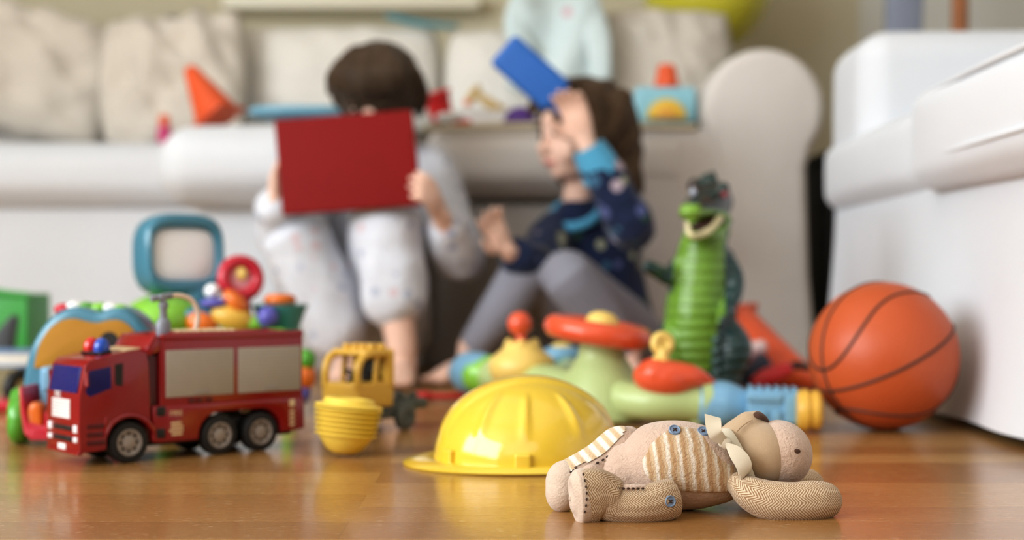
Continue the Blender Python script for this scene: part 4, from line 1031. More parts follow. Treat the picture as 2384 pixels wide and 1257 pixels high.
mb = MB(); mb.tube([D(1676, 508, -.052), D(1655, 532, -.070), D(1634, 545, -.080), D(1613, 549, -.094), D(1604, 541, -.092), D(1600, 520, -.09)], [W_(8), W_(9), W_(8), W_(7), W_(7), W_(5)], 10, 4); mb.build('lower_lip', M_paper if False else plastic('cream_teeth', (232, 222, 176), .4), mth, sharp=0)
for x, y, k in ((1614, 448, -.062), (1688, 452, -.058)):
    mb = MB(); mb.ell(D(x, y, k), W_(8), nu=14, nv=10); mb.build('eye', plastic('eye_enamel', (150, 60, 70) if x > 1650 else (190, 200, 220), .2), dino, sharp=0)
mb = MB()
for y in (790, 815, 840, 865): mb.tube([D(1668, y, -.052), D(1662, y + 5, -.045)], [W_(7)] * 2, 8, 2)
mb.build('thigh_ridges', plastic('grey_teal_vinyl', (96, 128, 128), .3), dino)

# ---- yellow block digger
fp = gnd(838, 1.80); fk = thing('toy_digger', 'yellow block toy vehicle with open cab and dark grey chassis behind the nested bowls', 'toy vehicle', fp, math.radians(-128))
# local x forward, y left
def fpart(mb, name, mat, parent=fk, **k): return mb.build(name, mat, parent, local=True, **k)
mb = MB(); mb.rbox((-.020, 0, .024), (.118, .050, .018), .003, 1); mb.rbox((-.075, 0, .030), (.060, .046, .014), .003, 1); chs = fpart(mb, 'chassis', M_dgr)
for x in (-.064, -.086):
    for y in (-.012, .012):
        mb = MB(); mb.cyl((x, y, .036), (x, y, .044), .0062, n=18, bev=.001); fpart(mb, 'stud', M_dgr, chs)
mb = MB(); mb.cyl((-.100, -.02, .030), (-.128, -.02, .030), .008, .006, 16, .001); fpart(mb, 'coupling', M_dgr, chs)
for x in (.022, -.052):
    for s in (1, -1):
        mb = MB(); Q = Matrix.Translation((x, s * .029, .0165)) @ Matrix.Rotation(-s * PI / 2, 4, 'X'); mb.lathe([(0, -.006), (.014, -.006), (.0165, -.004), (.0165, .004), (.014, .006), (.008, .006), (.007, .004), (0, .004)], 28, Q); fpart(mb, 'wheel', M_dgr)
mb = MB(); mb.rbox((.004, 0, .0475), (.064, .066, .032), .004, 3); cab = fpart(mb, 'cab', M_ygo)
def post(a, b, w=.009): mb.rbox(((a[0] + b[0]) / 2, (a[1] + b[1]) / 2, (a[2] + b[2]) / 2), (w, w, .05), .002, 2)
mb = MB()
for s in (1, -1):
    mb.tube([(.033, s * .028, .058), (.033, s * .028, .078), (.027, s * .028, .092), (.013, s * .028, .0985), (-.022, s * .028, .0985)], [(.0048, .0055)] * 5, 12, 5, up=(0, 1, 0))
    mb.tube([(-.024, s * .028, .058), (-.024, s * .028, .0985)], [.0065, .0065], 12, 4)
    mb.tube([(.002, s * .028, .060), (-.002, s * .028, .096)], [.0036] * 2, 10, 3)
mb.rbox((-.026, 0, .080), (.008, .060, .044), .002, 2)
fpart(mb, 'cab_frame', M_ygo, cab, sharp=0)
mb = MB(); mb.rbox((-.004, 0, .1005), (.048, .062, .008), .003, 2); rf = fpart(mb, 'roof', M_ygo, cab)
for x in (-.018, .002):
    for y in (-.021, -.007, .007, .021):
        mb = MB(); mb.cyl((x, y, .103), (x, y, .1105), .0052, n=16, bev=.0008); fpart(mb, 'stud', M_ygo, rf)
mb = MB(); mb.rbox((-.008, 0, .068), (.026, .03, .012), .003, 2); mb.rbox((-.020, 0, .078), (.008, .03, .024), .002, 2); fpart(mb, 'driver_seat', M_dk, cab)
mb = MB(); mb.torus((.014, 0, .074), .009, .0018, (-.6, 0, 1), 24, 8); mb.tube([(.022, 0, .062), (.014, 0, .074)], [.002] * 2, 8, 1); fpart(mb, 'steering_wheel', M_dk, cab)

# ---- arched activity car behind the fire engine
aY = 1.70; ap = gnd(180, aY); ac = thing('activity_walker', 'teal arched baby walker toy with a mustard panel and green wheels behind the fire engine', 'toy', ap)
A = lambda x, y: (XF(x, aY) , ZF(y, aY))
B = lambda x, y: (XF(x, 1.63), ZF(y, 1.63))
outer = [A(*q) for q in ((62, 1000), (62, 905), (70, 850), (86, 798), (112, 755), (146, 725), (182, 714), (212, 719), (238, 726), (264, 718), (290, 716), (318, 730), (344, 758), (366, 800), (380, 850), (388, 905), (388, 1000))]
inner = [A(*q) for q in ((92, 855), (98, 822), (110, 790), (130, 762), (158, 744), (186, 740), (212, 746), (238, 750), (264, 744), (290, 744), (314, 758), (334, 785), (346, 820), (354, 855))]
oc = [(q[0], q[1]) for q in catmull(outer, 4)]; ic = [(q[0], q[1]) for q in catmull(inner, 4)]
mb = MB(); pts = [V((a[0] + b[0]) / 2, aY, (a[1] + b[1]) / 2) for a, b in zip(outer[2:-2], catmull(inner, 4)[::4][:13])]
mb.prism(oc, aY - .020, aY + .045, bev=.010, seg=4); fr = mb.build('arch_body', M_tl, ac, sharp=60)
mb = MB(); mb.prism(ic, aY - .0215, aY - .0150, bev=.0015, seg=2); pn = mb.build('face_panel', M_mus, ac)
mb = MB(); mb.tube([V(*A(266, 792)[:1], aY - .022, A(266, 792)[1]), V(A(266, 792)[0], aY - .0195, A(266, 792)[1])], [.011, .011], 20, 1, cap='flat'); mb.build('speaker_hole', M_dk, pn)
mb = MB(); mb.rbox((XF(108, 1.65), aY - .035, ZF(918, 1.65)), (.016, .034, .064), .005, 3); mb.rbox((XF(107, 1.64), aY - .050, ZF(885, 1.64)), (.012, .018, .026), .004, 3); mb.build('front_post', M_bl, ac)
mb = MB(); mb.prism([B(*q) for q in ((60, 962), (68, 940), (82, 934), (97, 945), (100, 996), (62, 992))], aY - .072, aY - .018, bev=.004, seg=3); mb.build('orange_flap', M_or2, ac)
mb = MB(); mb.prism([(x, max(z, .006)) for x, z in (B(*q) for q in ((46, 900), (55, 900), (61, 945), (68, 982), (100, 990), (300, 990), (300, 1026), (74, 1024), (58, 1008), (50, 960)))], aY - .075, aY + .06, bev=.0018, seg=2); mb.tube([V(XF(122, 1.63), aY - .068, .036), V(XF(122, 1.63), aY - .068, .016)], [.009, .009], 14, 2); mb.build('base', M_crim, ac)
for x, y, s in ((46, -.036, 1), (48, .09, 1), (398, -.02, 0), (398, .09, 0)):
    wc = V(XF(x, aY + y), aY + y, .0285); Q = Matrix.Translation(wc) @ V(-.96 if s else .96, -.25, 0).to_track_quat('Z', 'Y').to_matrix().to_4x4()
    mb = MB(); mb.lathe([(0, -.013), (.018, -.013), (.025, -.010), (.0285, -.003), (.0285, .003), (.025, .010), (.018, .013), (0, .013)], 34, Q); w_ = mb.build('wheel', M_grn, ac, sharp=0)
    mb = MB(); mb.lathe([(0, .015), (.006, .015), (.008, .012)], 18, Q); mb.build('wheel_cap', M_crim, w_)
rows = ((150, 706, M_crim), (176, 700, M_white), (202, 703, M_grn), (232, 704, M_lime), (258, 704, M_white), (280, 708, M_lime))
for i, (x, y, m) in enumerate(rows):
    mb = MB(); mb.ell((XF(x, aY + .03), aY + .03, ZF(y + 14, aY + .03)), (.0125, .012, .0075), nu=18, nv=12); mb.build('top_button', m, fr)
# ---- activity table behind
tY = 2.06; tp = gnd(505, tY); at_ = thing('activity_table', 'lime and blue activity table with a white framed screen, behind the fire engine', 'toy table', tp)
T = lambda x, y, k=0: P(x, y, tY + k)
zt = ZF(772, tY)
mb = MB(); mb.rbox((XF(480, tY), tY + .03, zt - .008), (XF(690, tY) - XF(285, tY), .17, .030), .013, 4, 3); mb.build('table_top', M_lime, at_)
for x in (300, 676):
    for k in (-.035, .095):
        mb = MB(); p = T(x, 800, k); mb.tube([V(p.x, p.y, zt - .01), V(p.x, p.y, zt * .5), V(p.x, p.y, .010)], [.013, .011, .0125], 16, 3); lg = mb.build('leg', M_lime, at_)
for x, y, m, r in ((712, 838, M_grn, .016), (708, 876, M_or2, .019), (700, 915, M_violet, .016)):
    mb = MB(); mb.ell(T(x, y, -.05), (r * .9, r, r), nu=20, nv=14); mb.build('leg_bead', m, at_, sharp=0)
mb = MB(); mb.ell(T(385, 742), (W_(92), .075, W_(56)), nu=34, nv=20); mb.build('console_hood', M_lime, at_, sharp=0)
# screen: soft rounded frame, turned slightly to its right
S0 = T(430, 592, .0); Rs = Euler((-.05, 0, .66)).to_matrix()
def sq(hx, hz, e=3.4, n_=60):
    o = []
    for i in range(n_):
        a = 2 * PI * i / n_; c_, s_ = math.cos(a), math.sin(a)
        o.append((hx * math.copysign(abs(c_) ** (2 / e), c_), hz * math.copysign(abs(s_) ** (2 / e), s_)))
    return o
def rings_of(spec, closed_end=True):
    mb = MB(); rings = []
    for kx, kz, y, e_ in spec:
        rings.append([mb.bm.verts.new(S0 + Rs @ Vector((x * kx, y, z * kz))) for x, z in sq(hx, hz, e_)])
    for A_, B_ in zip(rings, rings[1:]):
        for i in range(len(A_)): mb.face((A_[i], A_[(i + 1) % len(A_)], B_[(i + 1) % len(A_)], B_[i]))
    mb.face(rings[-1]); return mb
hx, hz = .0625, .0595
scf = rings_of([(.77, .63, .004, 4), (.79, .65, -.004, 4), (.84, .73, -.008, 3.8), (.93, .88, -.008, 3.5), (.985, .97, -.003, 3.4), (1, 1, .006, 3.4), (1.02, 1.02, .022, 3.3), (1.0, 1.0, .040, 3.2), (.92, .92, .054, 3), (.5, .5, .058, 3)]).build('screen_frame', M_tl, at_, sharp=50)
rings_of([(.79, .65, .003, 4), (.70, .57, .0005, 4), (.4, .4, -.001, 3.4), (.1, .1, -.0015, 3)]).build('screen', M_scr, scf)
mb = MB(); mb.tube([S0 + V(-.004, .012, -hz * .9), S0 + V(-.004, .014, -hz * 1.22), S0 + V(-.004, .018, -hz * 1.5)], [(.034, .016), (.044, .020), (.050, .022)], 24, 4, up=(0, 1, 0)); mb.build('screen_neck', M_tl, at_)
mb = MB(); mb.ell(T(470, 732, -.035), (W_(58), .02, W_(16)), nu=24, nv=12); mb.build('neck_collar', M_tl, at_)
# keys and knobs
for x, y, rx, rz, m, rot, nm in ((470, 752, 36, 28, M_or2, .25, 'orange_key'), (540, 738, 48, 28, M_ygo, .25, 'yellow_key'), (549, 702, 34, 18, M_or2, .75, 'orange_lever'), (500, 706, 34, 12, M_violet, 0, 'violet_key')):
    mb = MB(); mb.ell(T(x, y, -.045), (W_(rx), .018, W_(rz)), Euler((0, rot, 0)), 26, 16); mb.build(nm, m, at_, sharp=0)
mb = MB(); mb.ell(T(495, 678, -.02), (W_(18), .014, W_(17))); mb.build('white_knob', M_scr, at_)
rg = T(560, 648, .0); ra = V(.45, -1, .15).normalized()
mb = MB(); mb.torus(rg, W_(38), W_(15), ra, 40, 14, 1.1); mb.tube([rg + V(-.026, .0, -.012), rg + V(-.038, 0, -.022)], [W_(12), W_(10)], 14, 2); mb.tube([rg + V(.004, .0, -.03), rg + V(.004, .004, -.062)], [W_(16), W_(18)], 14, 2); ring = mb.build('red_ring', M_crim, at_, sharp=0)
mb = MB(); mb.lathe([(0, .004), (W_(25), .003), (W_(25), -.003), (0, -.003)], 30, Matrix.Translation(rg) @ ra.to_track_quat('Z', 'Y').to_matrix().to_4x4()); dk = mb.build('ring_disc', plastic('pink_print', (222, 150, 160), .4), ring)
mb = MB(); mb.ell(rg + ra * .004 + V(0, 0, .006), (W_(13), .004, W_(15))); mb.build('ring_badge', M_py, dk)
bw = T(652, 742, .0); Qb = Matrix.Translation(bw - V(0, 0, .024))
mb = MB(); mb.lathe([(0, 0), (.022, 0), (.026, .006), (.0385, .040), (.0425, .044), (.038, .045), (.034, .040), (.023, .008), (0, .006)], 34, Qb); mb.build('turning_bowl', M_aqua, at_)
mb = MB(); mb.lathe([(0, .058), (.014, .060), (.021, .057), (.024, .051), (.021, .045), (0, .042)], 30, Qb); mb.build('bowl_disc', M_or2, at_, sharp=0)
mb = MB(); mb.ell(T(624, 738, -.045), (W_(24), W_(24), W_(24))); mb.build('roller_ball', M_violet, at_, sharp=0)
mb = MB(); mb.ell(T(592, 752, -.04), (W_(24), .014, W_(16))); mb.build('green_key', M_lime, at_, sharp=0)

# ---- left edge: green bin, dark wedge, books, red board, dark wheel
gp = gnd(28, 2.62); gb = thing('toy_bin', 'green plastic toy bin standing near the left sofa skirt', 'bin', gp)
x1 = XF(74, 2.62); zz = ZF(684, 2.62); mb = MB()
mb.rbox((x1 - .066, 2.66, .005), (.130, .12, .010), .004, 2); 
for a in ((x1 - .004, 2.66, .008, .13), (x1 - .128, 2.66, .008, .13)): mb.rbox((a[0], a[1], zz / 2), (a[2], a[3], zz), .003, 2)
mb.rbox((x1 - .066, 2.60, zz / 2), (.130, .008, zz), .003, 2); mb.rbox((x1 - .066, 2.722, zz / 2), (.130, .008, zz), .003, 2); mb.build('bin_body', M_gbin, gb)
mb = MB(); mb.tube([V(x1 - .13, 2.598, zz - .002), V(x1 - .105, 2.596, zz + .010), V(x1 - .05, 2.596, zz + .002), V(x1 + .002, 2.597, zz - .002)], [.006, .009, .007, .005], 10, 4); mb.build('rim', M_gbin, gb)
wp = gnd(4, 2.5); mb = MB(); mb.prism([(XF(-30, 2.5), .0), (XF(18, 2.5), .0), (XF(40, 2.5), ZF(738, 2.5)), (XF(30, 2.5), ZF(732, 2.5)), (XF(-30, 2.5), ZF(800, 2.5))], 2.49, 2.515, bev=.003)
single(mb, 'toy_wedge', plastic('charcoal_plastic', (70, 72, 74), .5), 'dark grey pointed plastic piece leaning before the green bin', 'toy', tuple(wp))
def book(name, label, px, Y, z, size, cover, rz, pg=None):
    p = V(XF(px, Y), Y, z); t = thing(name, label, 'book', p, rz, group='books behind the arched walker'); h = size[2]
    mb = MB()
    for k in (.0015, h - .0015): mb.rbox((0, 0, k), (size[0], size[1], .003), .001, 1)
    mb.rbox((-size[0] / 2 + .0015, 0, h / 2), (.003, size[1], h), .001, 1); mb.build('cover', cover, t, local=True)
    mb = MB(); mb.rbox((.001, 0, h / 2), (size[0] - .006, size[1] - .006, h - .0062), .001, 1); mb.build('pages', pg or M_paper, t, local=True)
book('book', 'thick tan book lying flat on the floor under a blue one', 6, 2.36, 0, (.15, .12, .048), M_tan, .1, plastic('old_paper', (150, 142, 110), .8))
book('book', 'blue book with white pages lying on top of the thick tan book', 4, 2.36, .0485, (.14, .11, .026), M_skyb, .02)
p = gnd(2, 2.1); mb = MB(); mb.rbox(p + V(0, 0, .008), (.09, .09, .016), .005, 2); single(mb, 'toy_board', M_crim, 'flat red board on the floor behind the green wheel', 'toy', tuple(p))
p = gnd(52, 2.12); t = thing('toy_disc', 'dark round toy standing upright behind the arched walker', 'toy', p)
mb = MB(); Q = Matrix.Translation(p + V(0, 0, .030)) @ V(.7, -.7, 0).to_track_quat('Z', 'Y').to_matrix().to_4x4(); mb.torus((0, 0, 0), .021, .009, M=Q); mb.build('tyre', M_dk, t)
mb = MB(); mb.lathe([(0, .005), (.0135, .004), (.0135, -.004), (0, -.005)], 24, Q); mb.build('hub', M_tan, t)

# ---- floor clutter around the basketball and behind the hat
b0 = V(XF(1694, 2.52), 2.50, .078); t0 = V(XF(1905, 2.42), 2.42, .014)
cone('traffic_cone', 'orange toy traffic cone lying on its side behind the dinosaur', b0, t0, .074, .012, .15, V(XF(1800, 2.45), 2.45, 0))
def lay(px0, py0, px1, py1, Y): return P(px0, py0, Y), P(px1, py1, Y)
YT = 2.22
p = gnd(1812, YT); t = thing('toy_screwdriver', 'toy screwdriver with a red handle lying on the floor left of the basketball', 'toy tool', p)
mb = MB(); mb.tube([V(XF(1762, YT), YT, .030), V(XF(1790, YT), YT + .005, .038), V(XF(1832, YT), YT + .012, .050)], [.0125, .0155, .0120], 18, 4); mb.build('grip', M_red, t)
mb = MB(); mb.tube([V(XF(1828, YT), YT + .012, .049), V(XF(1858, YT), YT + .018, .056), V(XF(1888, YT), YT + .025, .052)], [.008, .0065, .005], 12, 3); mb.build('shank', M_dk, t)
p = gnd(1800, 2.2); mb = MB(); mb.tube([V(XF(1768, 2.2), 2.2, .010), V(XF(1800, 2.2), 2.2, .014), V(XF(1830, 2.2), 2.21, .010)], [(.012, .009), (.014, .013), (.010, .009)], 12, 3); single(mb, 'toy_stone', M_dk, 'dark lumpy toy piece under the red screwdriver handle', 'toy', tuple(p))
p = gnd(1762, 2.34); mb = MB(); mb.prism([(XF(1716, 2.34), 0), (XF(1800, 2.34), 0), (XF(1800, 2.34), ZF(858, 2.34)), (XF(1778, 2.34), ZF(820, 2.34)), (XF(1760, 2.34), ZF(826, 2.34)), (XF(1722, 2.34), ZF(866, 2.34))], 2.32, 2.36, bev=.004); single(mb, 'toy_roof', M_navy, 'navy blue roof shaped toy lying left of the basketball', 'toy', tuple(p))
p = gnd(1764, 2.40); t = thing('toy_helicopter', 'small red toy vehicle with a pale dome beside the dinosaur tail', 'toy vehicle', p)
mb = MB(); mb.rbox((XF(1764, 2.4), 2.4, ZF(850, 2.4) * .5 + .004), (.045, .05, ZF(836, 2.4)), .008, 3); mb.build('hull', M_crim, t)
for x, y, r in ((1752, 806, .0135), (1770, 802, .0125)):
    mb = MB(); mb.ell(P(x, y + 6, 2.4), r); mb.build('dome', plastic('pale_pink_plastic', (232, 204, 200), .3), t, sharp=0)
for dx in (-.018, .018):
    mb = MB(); Q = Matrix.Translation((XF(1764, 2.4) + dx, 2.37, .012)) @ Matrix.Rotation(PI / 2, 4, 'X'); mb.lathe([(0, -.004), (.011, -.004), (.012, 0), (.011, .004), (0, .004)], 20, Q); mb.build('wheel', M_dk, t)
p = gnd(1722, 2.14); mb = MB(); mb.torus(p + V(0, 0, .016), .012, .0058, (.3, -1, 0), 24, 10); single(mb, 'toy_ring', plastic('dusty_rubber', (110, 80, 74), .6), 'small dusty toy ring standing beside the dinosaur foot', 'toy', tuple(p))
p = gnd(1036, 2.22); t = thing('toy_spanner', 'red toy spanner lying on the floor left of the activity console', 'toy tool', p)
mb = MB(); mb.tube([p + V(-.036, 0, .010), p + V(.0, 0, .009), p + V(.05, .01, .010)], [(.008, .006), (.006, .005), (.008, .006)], 12, 4); mb.build('handle', M_red, t)
mb = MB(); mb.torus(p + V(-.034, 0, .010), .010, .0065, (0, 0, 1), 24, 10); mb.build('jaw', M_red, t)
# ================================================================ the two children
M_skin = plastic('child_skin', (240, 200, 180), .5, .05, nscale=30, sss=.12, spec=.3)
M_hairB = fabric('dark_brown_hair', (92, 72, 52), .2, 40, .6, 70, .006, 0, .1, .6, (1, 1, .2), (44, 32, 22))
M_hairG = fabric('curly_brown_hair', (100, 76, 52), .2, 30, .8, 60, .01, 0, .1, .7, (1, 1, .4), (58, 42, 28))
def printed(name, base, spots, sc=26, thr=.24, dark=None):
    n = NT(name); v = n.coords(); vo = n.node('ShaderNodeTexVoronoi'); vo.inputs['Scale'].default_value = sc; n.link(v, vo.inputs['Vector'])
    s = n.node('ShaderNodeSeparateColor'); n.link(vo.outputs['Color'], s.inputs[0])
    col = n.ramp(s.outputs[0], [(i / len(spots), lin(c)) for i, c in enumerate(spots)])
    for nd in n.n:
        if nd.type == 'VALTORGB': nd.color_ramp.interpolation = 'CONSTANT'
    c = n.mix(n.noise(v, 5, 3), lin(dark or tuple(x * .86 for x in base)), lin(base))
    n.set(Base_Color=n.mix(n.math('LESS_THAN', vo.outputs['Distance'], thr), c, col), Roughness=.9, Sheen_Weight=.2, Specular_IOR_Level=.15)
    n.bump(n.noise(v, 22, 3), .6, .012); return n.m
M_pyj = printed('pale_printed_cotton', (228, 232, 242), [(176, 184, 204), (214, 190, 196), (196, 200, 216), (160, 172, 200), (220, 222, 230)], 34, .28)
M_navyp = printed('navy_printed_cotton', (38, 50, 84), [(66, 108, 140), (180, 164, 176), (44, 84, 66), (90, 100, 150), (164, 166, 140), (30, 40, 66)], 28, .36)
M_cuff = fabric('sky_blue_cuff', (88, 172, 212), .08, 20, .4, 40, .004); M_leg = fabric('grey_leggings', (146, 146, 158), .07, 12, .4, 22, .006)
M_lip = plastic('lip_skin', (196, 104, 100), .4); M_eyed = plastic('dark_eye', (40, 30, 26), .15)

def hand(mb, Wr, D, N, side, s=1.0, curl=.35, spread=.12, thumb=.6):
    """palm, four unequal bent fingers and a thumb from its side; N is the way the palm faces"""
    D = Vector(D).normalized(); N = (Vector(N) - D * Vector(N).dot(D)).normalized(); S = D.cross(N) * side; Wr = Vector(Wr)
    mb.tube([Wr - D * .012 * s, Wr + D * .012 * s, Wr + D * .036 * s, Wr + D * .050 * s], [(.0155 * s, .0125 * s), (.0190 * s, .0115 * s), (.0235 * s, .0110 * s), (.0220 * s, .0085 * s)], 16, 4, up=N)
    for off, ln, a in ((.0175, .046, 1), (.0058, .052, .3), (-.0058, .048, -.35), (-.0170, .038, -1.1)):
        d = (D + S * spread * a).normalized(); p = Wr + D * .046 * s + S * off * s; pts = [p - d * .012 * s, p]; th = curl * .5
        for k, f in enumerate((.44, .32, .24)):
            q = d * math.cos(th) + N * math.sin(th); p = p + q * ln * f * s; pts.append(p); th += curl
        mb.tube(pts, [.0065 * s, .0066 * s, .0062 * s, .0057 * s, .0048 * s], 10, 3)
    p = Wr + D * .012 * s + S * .014 * s; d = (D * .55 + S * thumb + N * .35).normalized(); e = (D * .85 + S * .25 + N * .3).normalized()
    mb.tube([p, p + d * .022 * s, p + d * .022 * s + e * .018 * s, p + d * .022 * s + e * .033 * s], [.0095 * s, .0082 * s, .0070 * s, .0055 * s], 10, 3)
def foot(mb, an, toe, s=1.0):
    an, toe = Vector(an), Vector(toe); d = (toe - an); d.z = 0; d.normalize(); sd = d.cross(V(0, 0, 1))
    heel = V(an.x, an.y, .020) - d * .018 * s
    mb.tube([an + V(0, 0, .012), V(an.x, an.y, .030), heel + V(0, 0, .002)], [.024 * s, .027 * s, .020 * s], 16, 3)
    mb.tube([heel, V(an.x, an.y, .026) + d * .025 * s, V(an.x, an.y, .020) + d * .068 * s, V(an.x, an.y, .014) + d * .092 * s], [(.021 * s, .018), (.024 * s, .022), (.030 * s, .016), (.028 * s, .012)], 16, 4)
    for i, (o, l) in enumerate(((.021, .022), (.009, .020), (-.001, .017), (-.011, .014), (-.020, .010))):
        p = V(an.x, an.y, .011) + d * .090 * s + sd * o * s; r = .0092 if i == 0 else .0066
        mb.tube([p - d * .01, p, p + d * l * s], [r, r, r * .85], 10, 2)
def head(mb, c, fw, up, s=1.0):
    """cranium, jaw, cheeks, nose and ears of a child; returns a frame"""
    fw = Vector(fw).normalized(); up = (Vector(up) - fw * Vector(up).dot(fw)).normalized(); rt = fw.cross(up)
    R = Matrix((rt, fw, up)).transposed(); L = lambda x, y, z: c + R @ (V(x, y, z) * s)
    mb.ell(L(0, -.006, .018), (.070 * s, .084 * s, .078 * s), R, 26, 18)
    mb.ell(L(0, .026, -.034), (.054 * s, .052 * s, .058 * s), R, 22, 16)
    mb.ell(L(0, .050, -.070), (.024 * s, .022 * s, .018 * s), R)
    for x in (-.032, .032): mb.ell(L(x, .052, -.034), (.026 * s, .022 * s, .026 * s), R, 16, 12)
    mb.tube([L(0, .076, .004), L(0, .084, -.012), L(0, .092, -.024), L(0, .082, -.030)], [.006 * s, .0075 * s, .0105 * s, .008 * s], 12, 3)
    for x in (-.010, .010): mb.ell(L(x, .080, -.027), .0065 * s, nu=10, nv=8)
    for z in (-.049, -.058): mb.tube([L(-.016, .070, z), L(0, .077, z), L(.016, .070, z)], [.003 * s, .0052 * s, .003 * s], 8, 3)
    for x in (-1, 1):
        mb.tube([L(x * .070, -.010, .008), L(x * .080, -.020, .006), L(x * .078, -.020, -.016), L(x * .070, -.008, -.026)], [.007 * s, .009 * s, .008 * s, .006 * s], 10, 3)
    return L, R
def face_parts(t, L, R, s=1.0):
    for x in (-.028, .028):
        mb = MB(); mb.ell(L(x, .0715, .004), (.0095 * s, .006 * s, .0055 * s), R, 14, 10); mb.build('eye', M_eyed, t, sharp=0)
        mb = MB(); mb.tube([L(x - .015, .0755, .019), L(x, .080, .024), L(x + .015, .0755, .019)], [.0018 * s, .0026 * s, .0018 * s], 8, 3); mb.build('eyebrow', M_hairB, t, sharp=0)
    mb = MB(); mb.tube([L(-.018, .070, -.0535), L(0, .079, -.0535), L(.018, .070, -.0535)], [.002 * s, .0062 * s, .002 * s], 10, 4); mb.build('mouth', M_lip, t, sharp=0)

# ---- the child with the tablet
kb = thing('person', 'child in pale printed pyjamas sitting on the floor, holding up a red tablet case', 'person', V(XF(835, 2.84), 2.84, 0))
pel = V(XF(838, 2.82), 2.82, .095); chest = V(XF(862, 2.80), 2.80, .33); neck = V(XF(880, 2.785), 2.785, .445); hcB = V(XF(884, 2.745), 2.745, .535)
fwB = V(-.12, -.86, -.46)
shL = V(XF(1000, 2.79), 2.79, .405); shR = V(XF(765, 2.78), 2.78, .405)
elL = P(1068, 596, 2.66); wrL = P(1024, 498, 2.535); elR = P(662, 560, 2.66); wrR = P(640, 470, 2.57)
hipL = pel + V(.055, -.01, -.01); hipR = pel + V(-.055, -.01, -.01)
knL = P(898, 520, 2.60); anL = V(XF(936, 2.545), 2.545, .062); toeL = V(XF(925, 2.45), 2.45, .012)
knR = P(690, 556, 2.62); anR = V(XF(806, 2.62), 2.62, .062); toeR = V(XF(800, 2.52), 2.52, .012)
mb = MB(); LB, RB = head(mb, hcB, fwB, (0, -.1, 1), 1.0)
mb.tube([pel, mixv(pel, chest, .5) if False else pel.lerp(chest, .5) + V(0, .01, 0), chest, neck, hcB + V(0, .03, -.03)], [(.075, .06), (.07, .055), (.075, .055), .036, .036], 20, 5, up=(0, 1, 0))
mb.tube([chest + V(.04, 0, .04), shL, elL, wrL], [.04, .034, .026, .0175], 14, 5)
mb.tube([chest + V(-.04, 0, .04), shR, elR, wrR], [.04, .034, .026, .0175], 14, 5)
mb.tube([pel, hipL, knL, knL.lerp(anL, .35), anL], [.055, .055, .036, .036, .027], 16, 5)
mb.tube([pel, hipR, knR, knR.lerp(anR, .35), anR], [.055, .055, .036, .036, .027], 16, 5)
foot(mb, anL, toeL); foot(mb, anR, toeR)
TAB = P(812, 376, 2.535)
hand(mb, wrL, (P(992, 428, 2.470) - wrL), (-.9, .35, .1), -1, 1.05, .55, .16, .2)
hand(mb, wrR, (P(640, 400, 2.57) - wrR), (.8, .1, 0), 1, 1.0, .45, .1, .5)
organic(mb, 'body', M_skin, kb, .0034, 5)
face_parts(kb, LB, RB)
mb = MB()
mb.ell(LB(0, -.012, .030), (.081, .093, .081), RB, 30, 20)
for i in range(9):
    a = -1.0 + 2.0 * i / 8
    mb.tube([LB(.03 * a, .02, .105), LB(.055 * a, .066, .086), LB(.066 * a + .006, .084 - .02 * a * a, .058), LB(.07 * a + .012, .083 - .024 * a * a, .040)], [.016, .018, .014, .006], 10, 4)
for s in (-1, 1): mb.tube([LB(s * .07, .0, .05), LB(s * .078, -.004, .01), LB(s * .074, -.01, -.03)], [.02, .017, .008], 10, 4)
mb.tube([LB(0, -.07, .03), LB(0, -.085, -.02), LB(0, -.07, -.06)], [(.06, .03), (.055, .022), (.035, .012)], 14, 4)
organic(mb, 'hair', M_hairB, kb, .0032, 4, fn=lambda p, n: p + n * (.004 * noise.noise(Vector((p.x * 60, p.y * 60, p.z * 14)))))
mb = MB()
mb.tube([pel + V(0, 0, -.03), pel.lerp(chest, .5) + V(0, .01, 0), chest + V(0, 0, .02), neck + V(0, .004, -.022)], [(.105, .088), (.105, .082), (.108, .075), (.052, .048)], 22, 5, up=(0, 1, 0))
for sh, el, wr, f in ((shL, elL, wrL, .62), (shR, elR, wrR, .80)): mb.tube([chest + (sh - chest) * .4 + V(0, 0, .02), sh, sh.lerp(el, .55), el, el.lerp(wr, f)], [.058, .052, .049, .050, .040], 16, 5)
organic(mb, 'pyjama_shirt', M_pyj, kb, .004, 6, fn=lambda p, n: p + n * (.006 * noise.noise(p * 22)))
mb = MB()
for hp, kn, an, f in ((hipL, knL, anL, .56), (hipR, knR, anR, .78)):
    mb.tube([pel, hp, hp.lerp(kn, .6), kn, kn.lerp(an, f * .5), kn.lerp(an, f)], [.085, .083, .073, .066, .064, .062], 20, 5)
organic(mb, 'pyjama_trousers', M_pyj, kb, .004, 6, fn=lambda p, n: p + n * (.006 * noise.noise(p * 20 + V(3, 1, 2))))

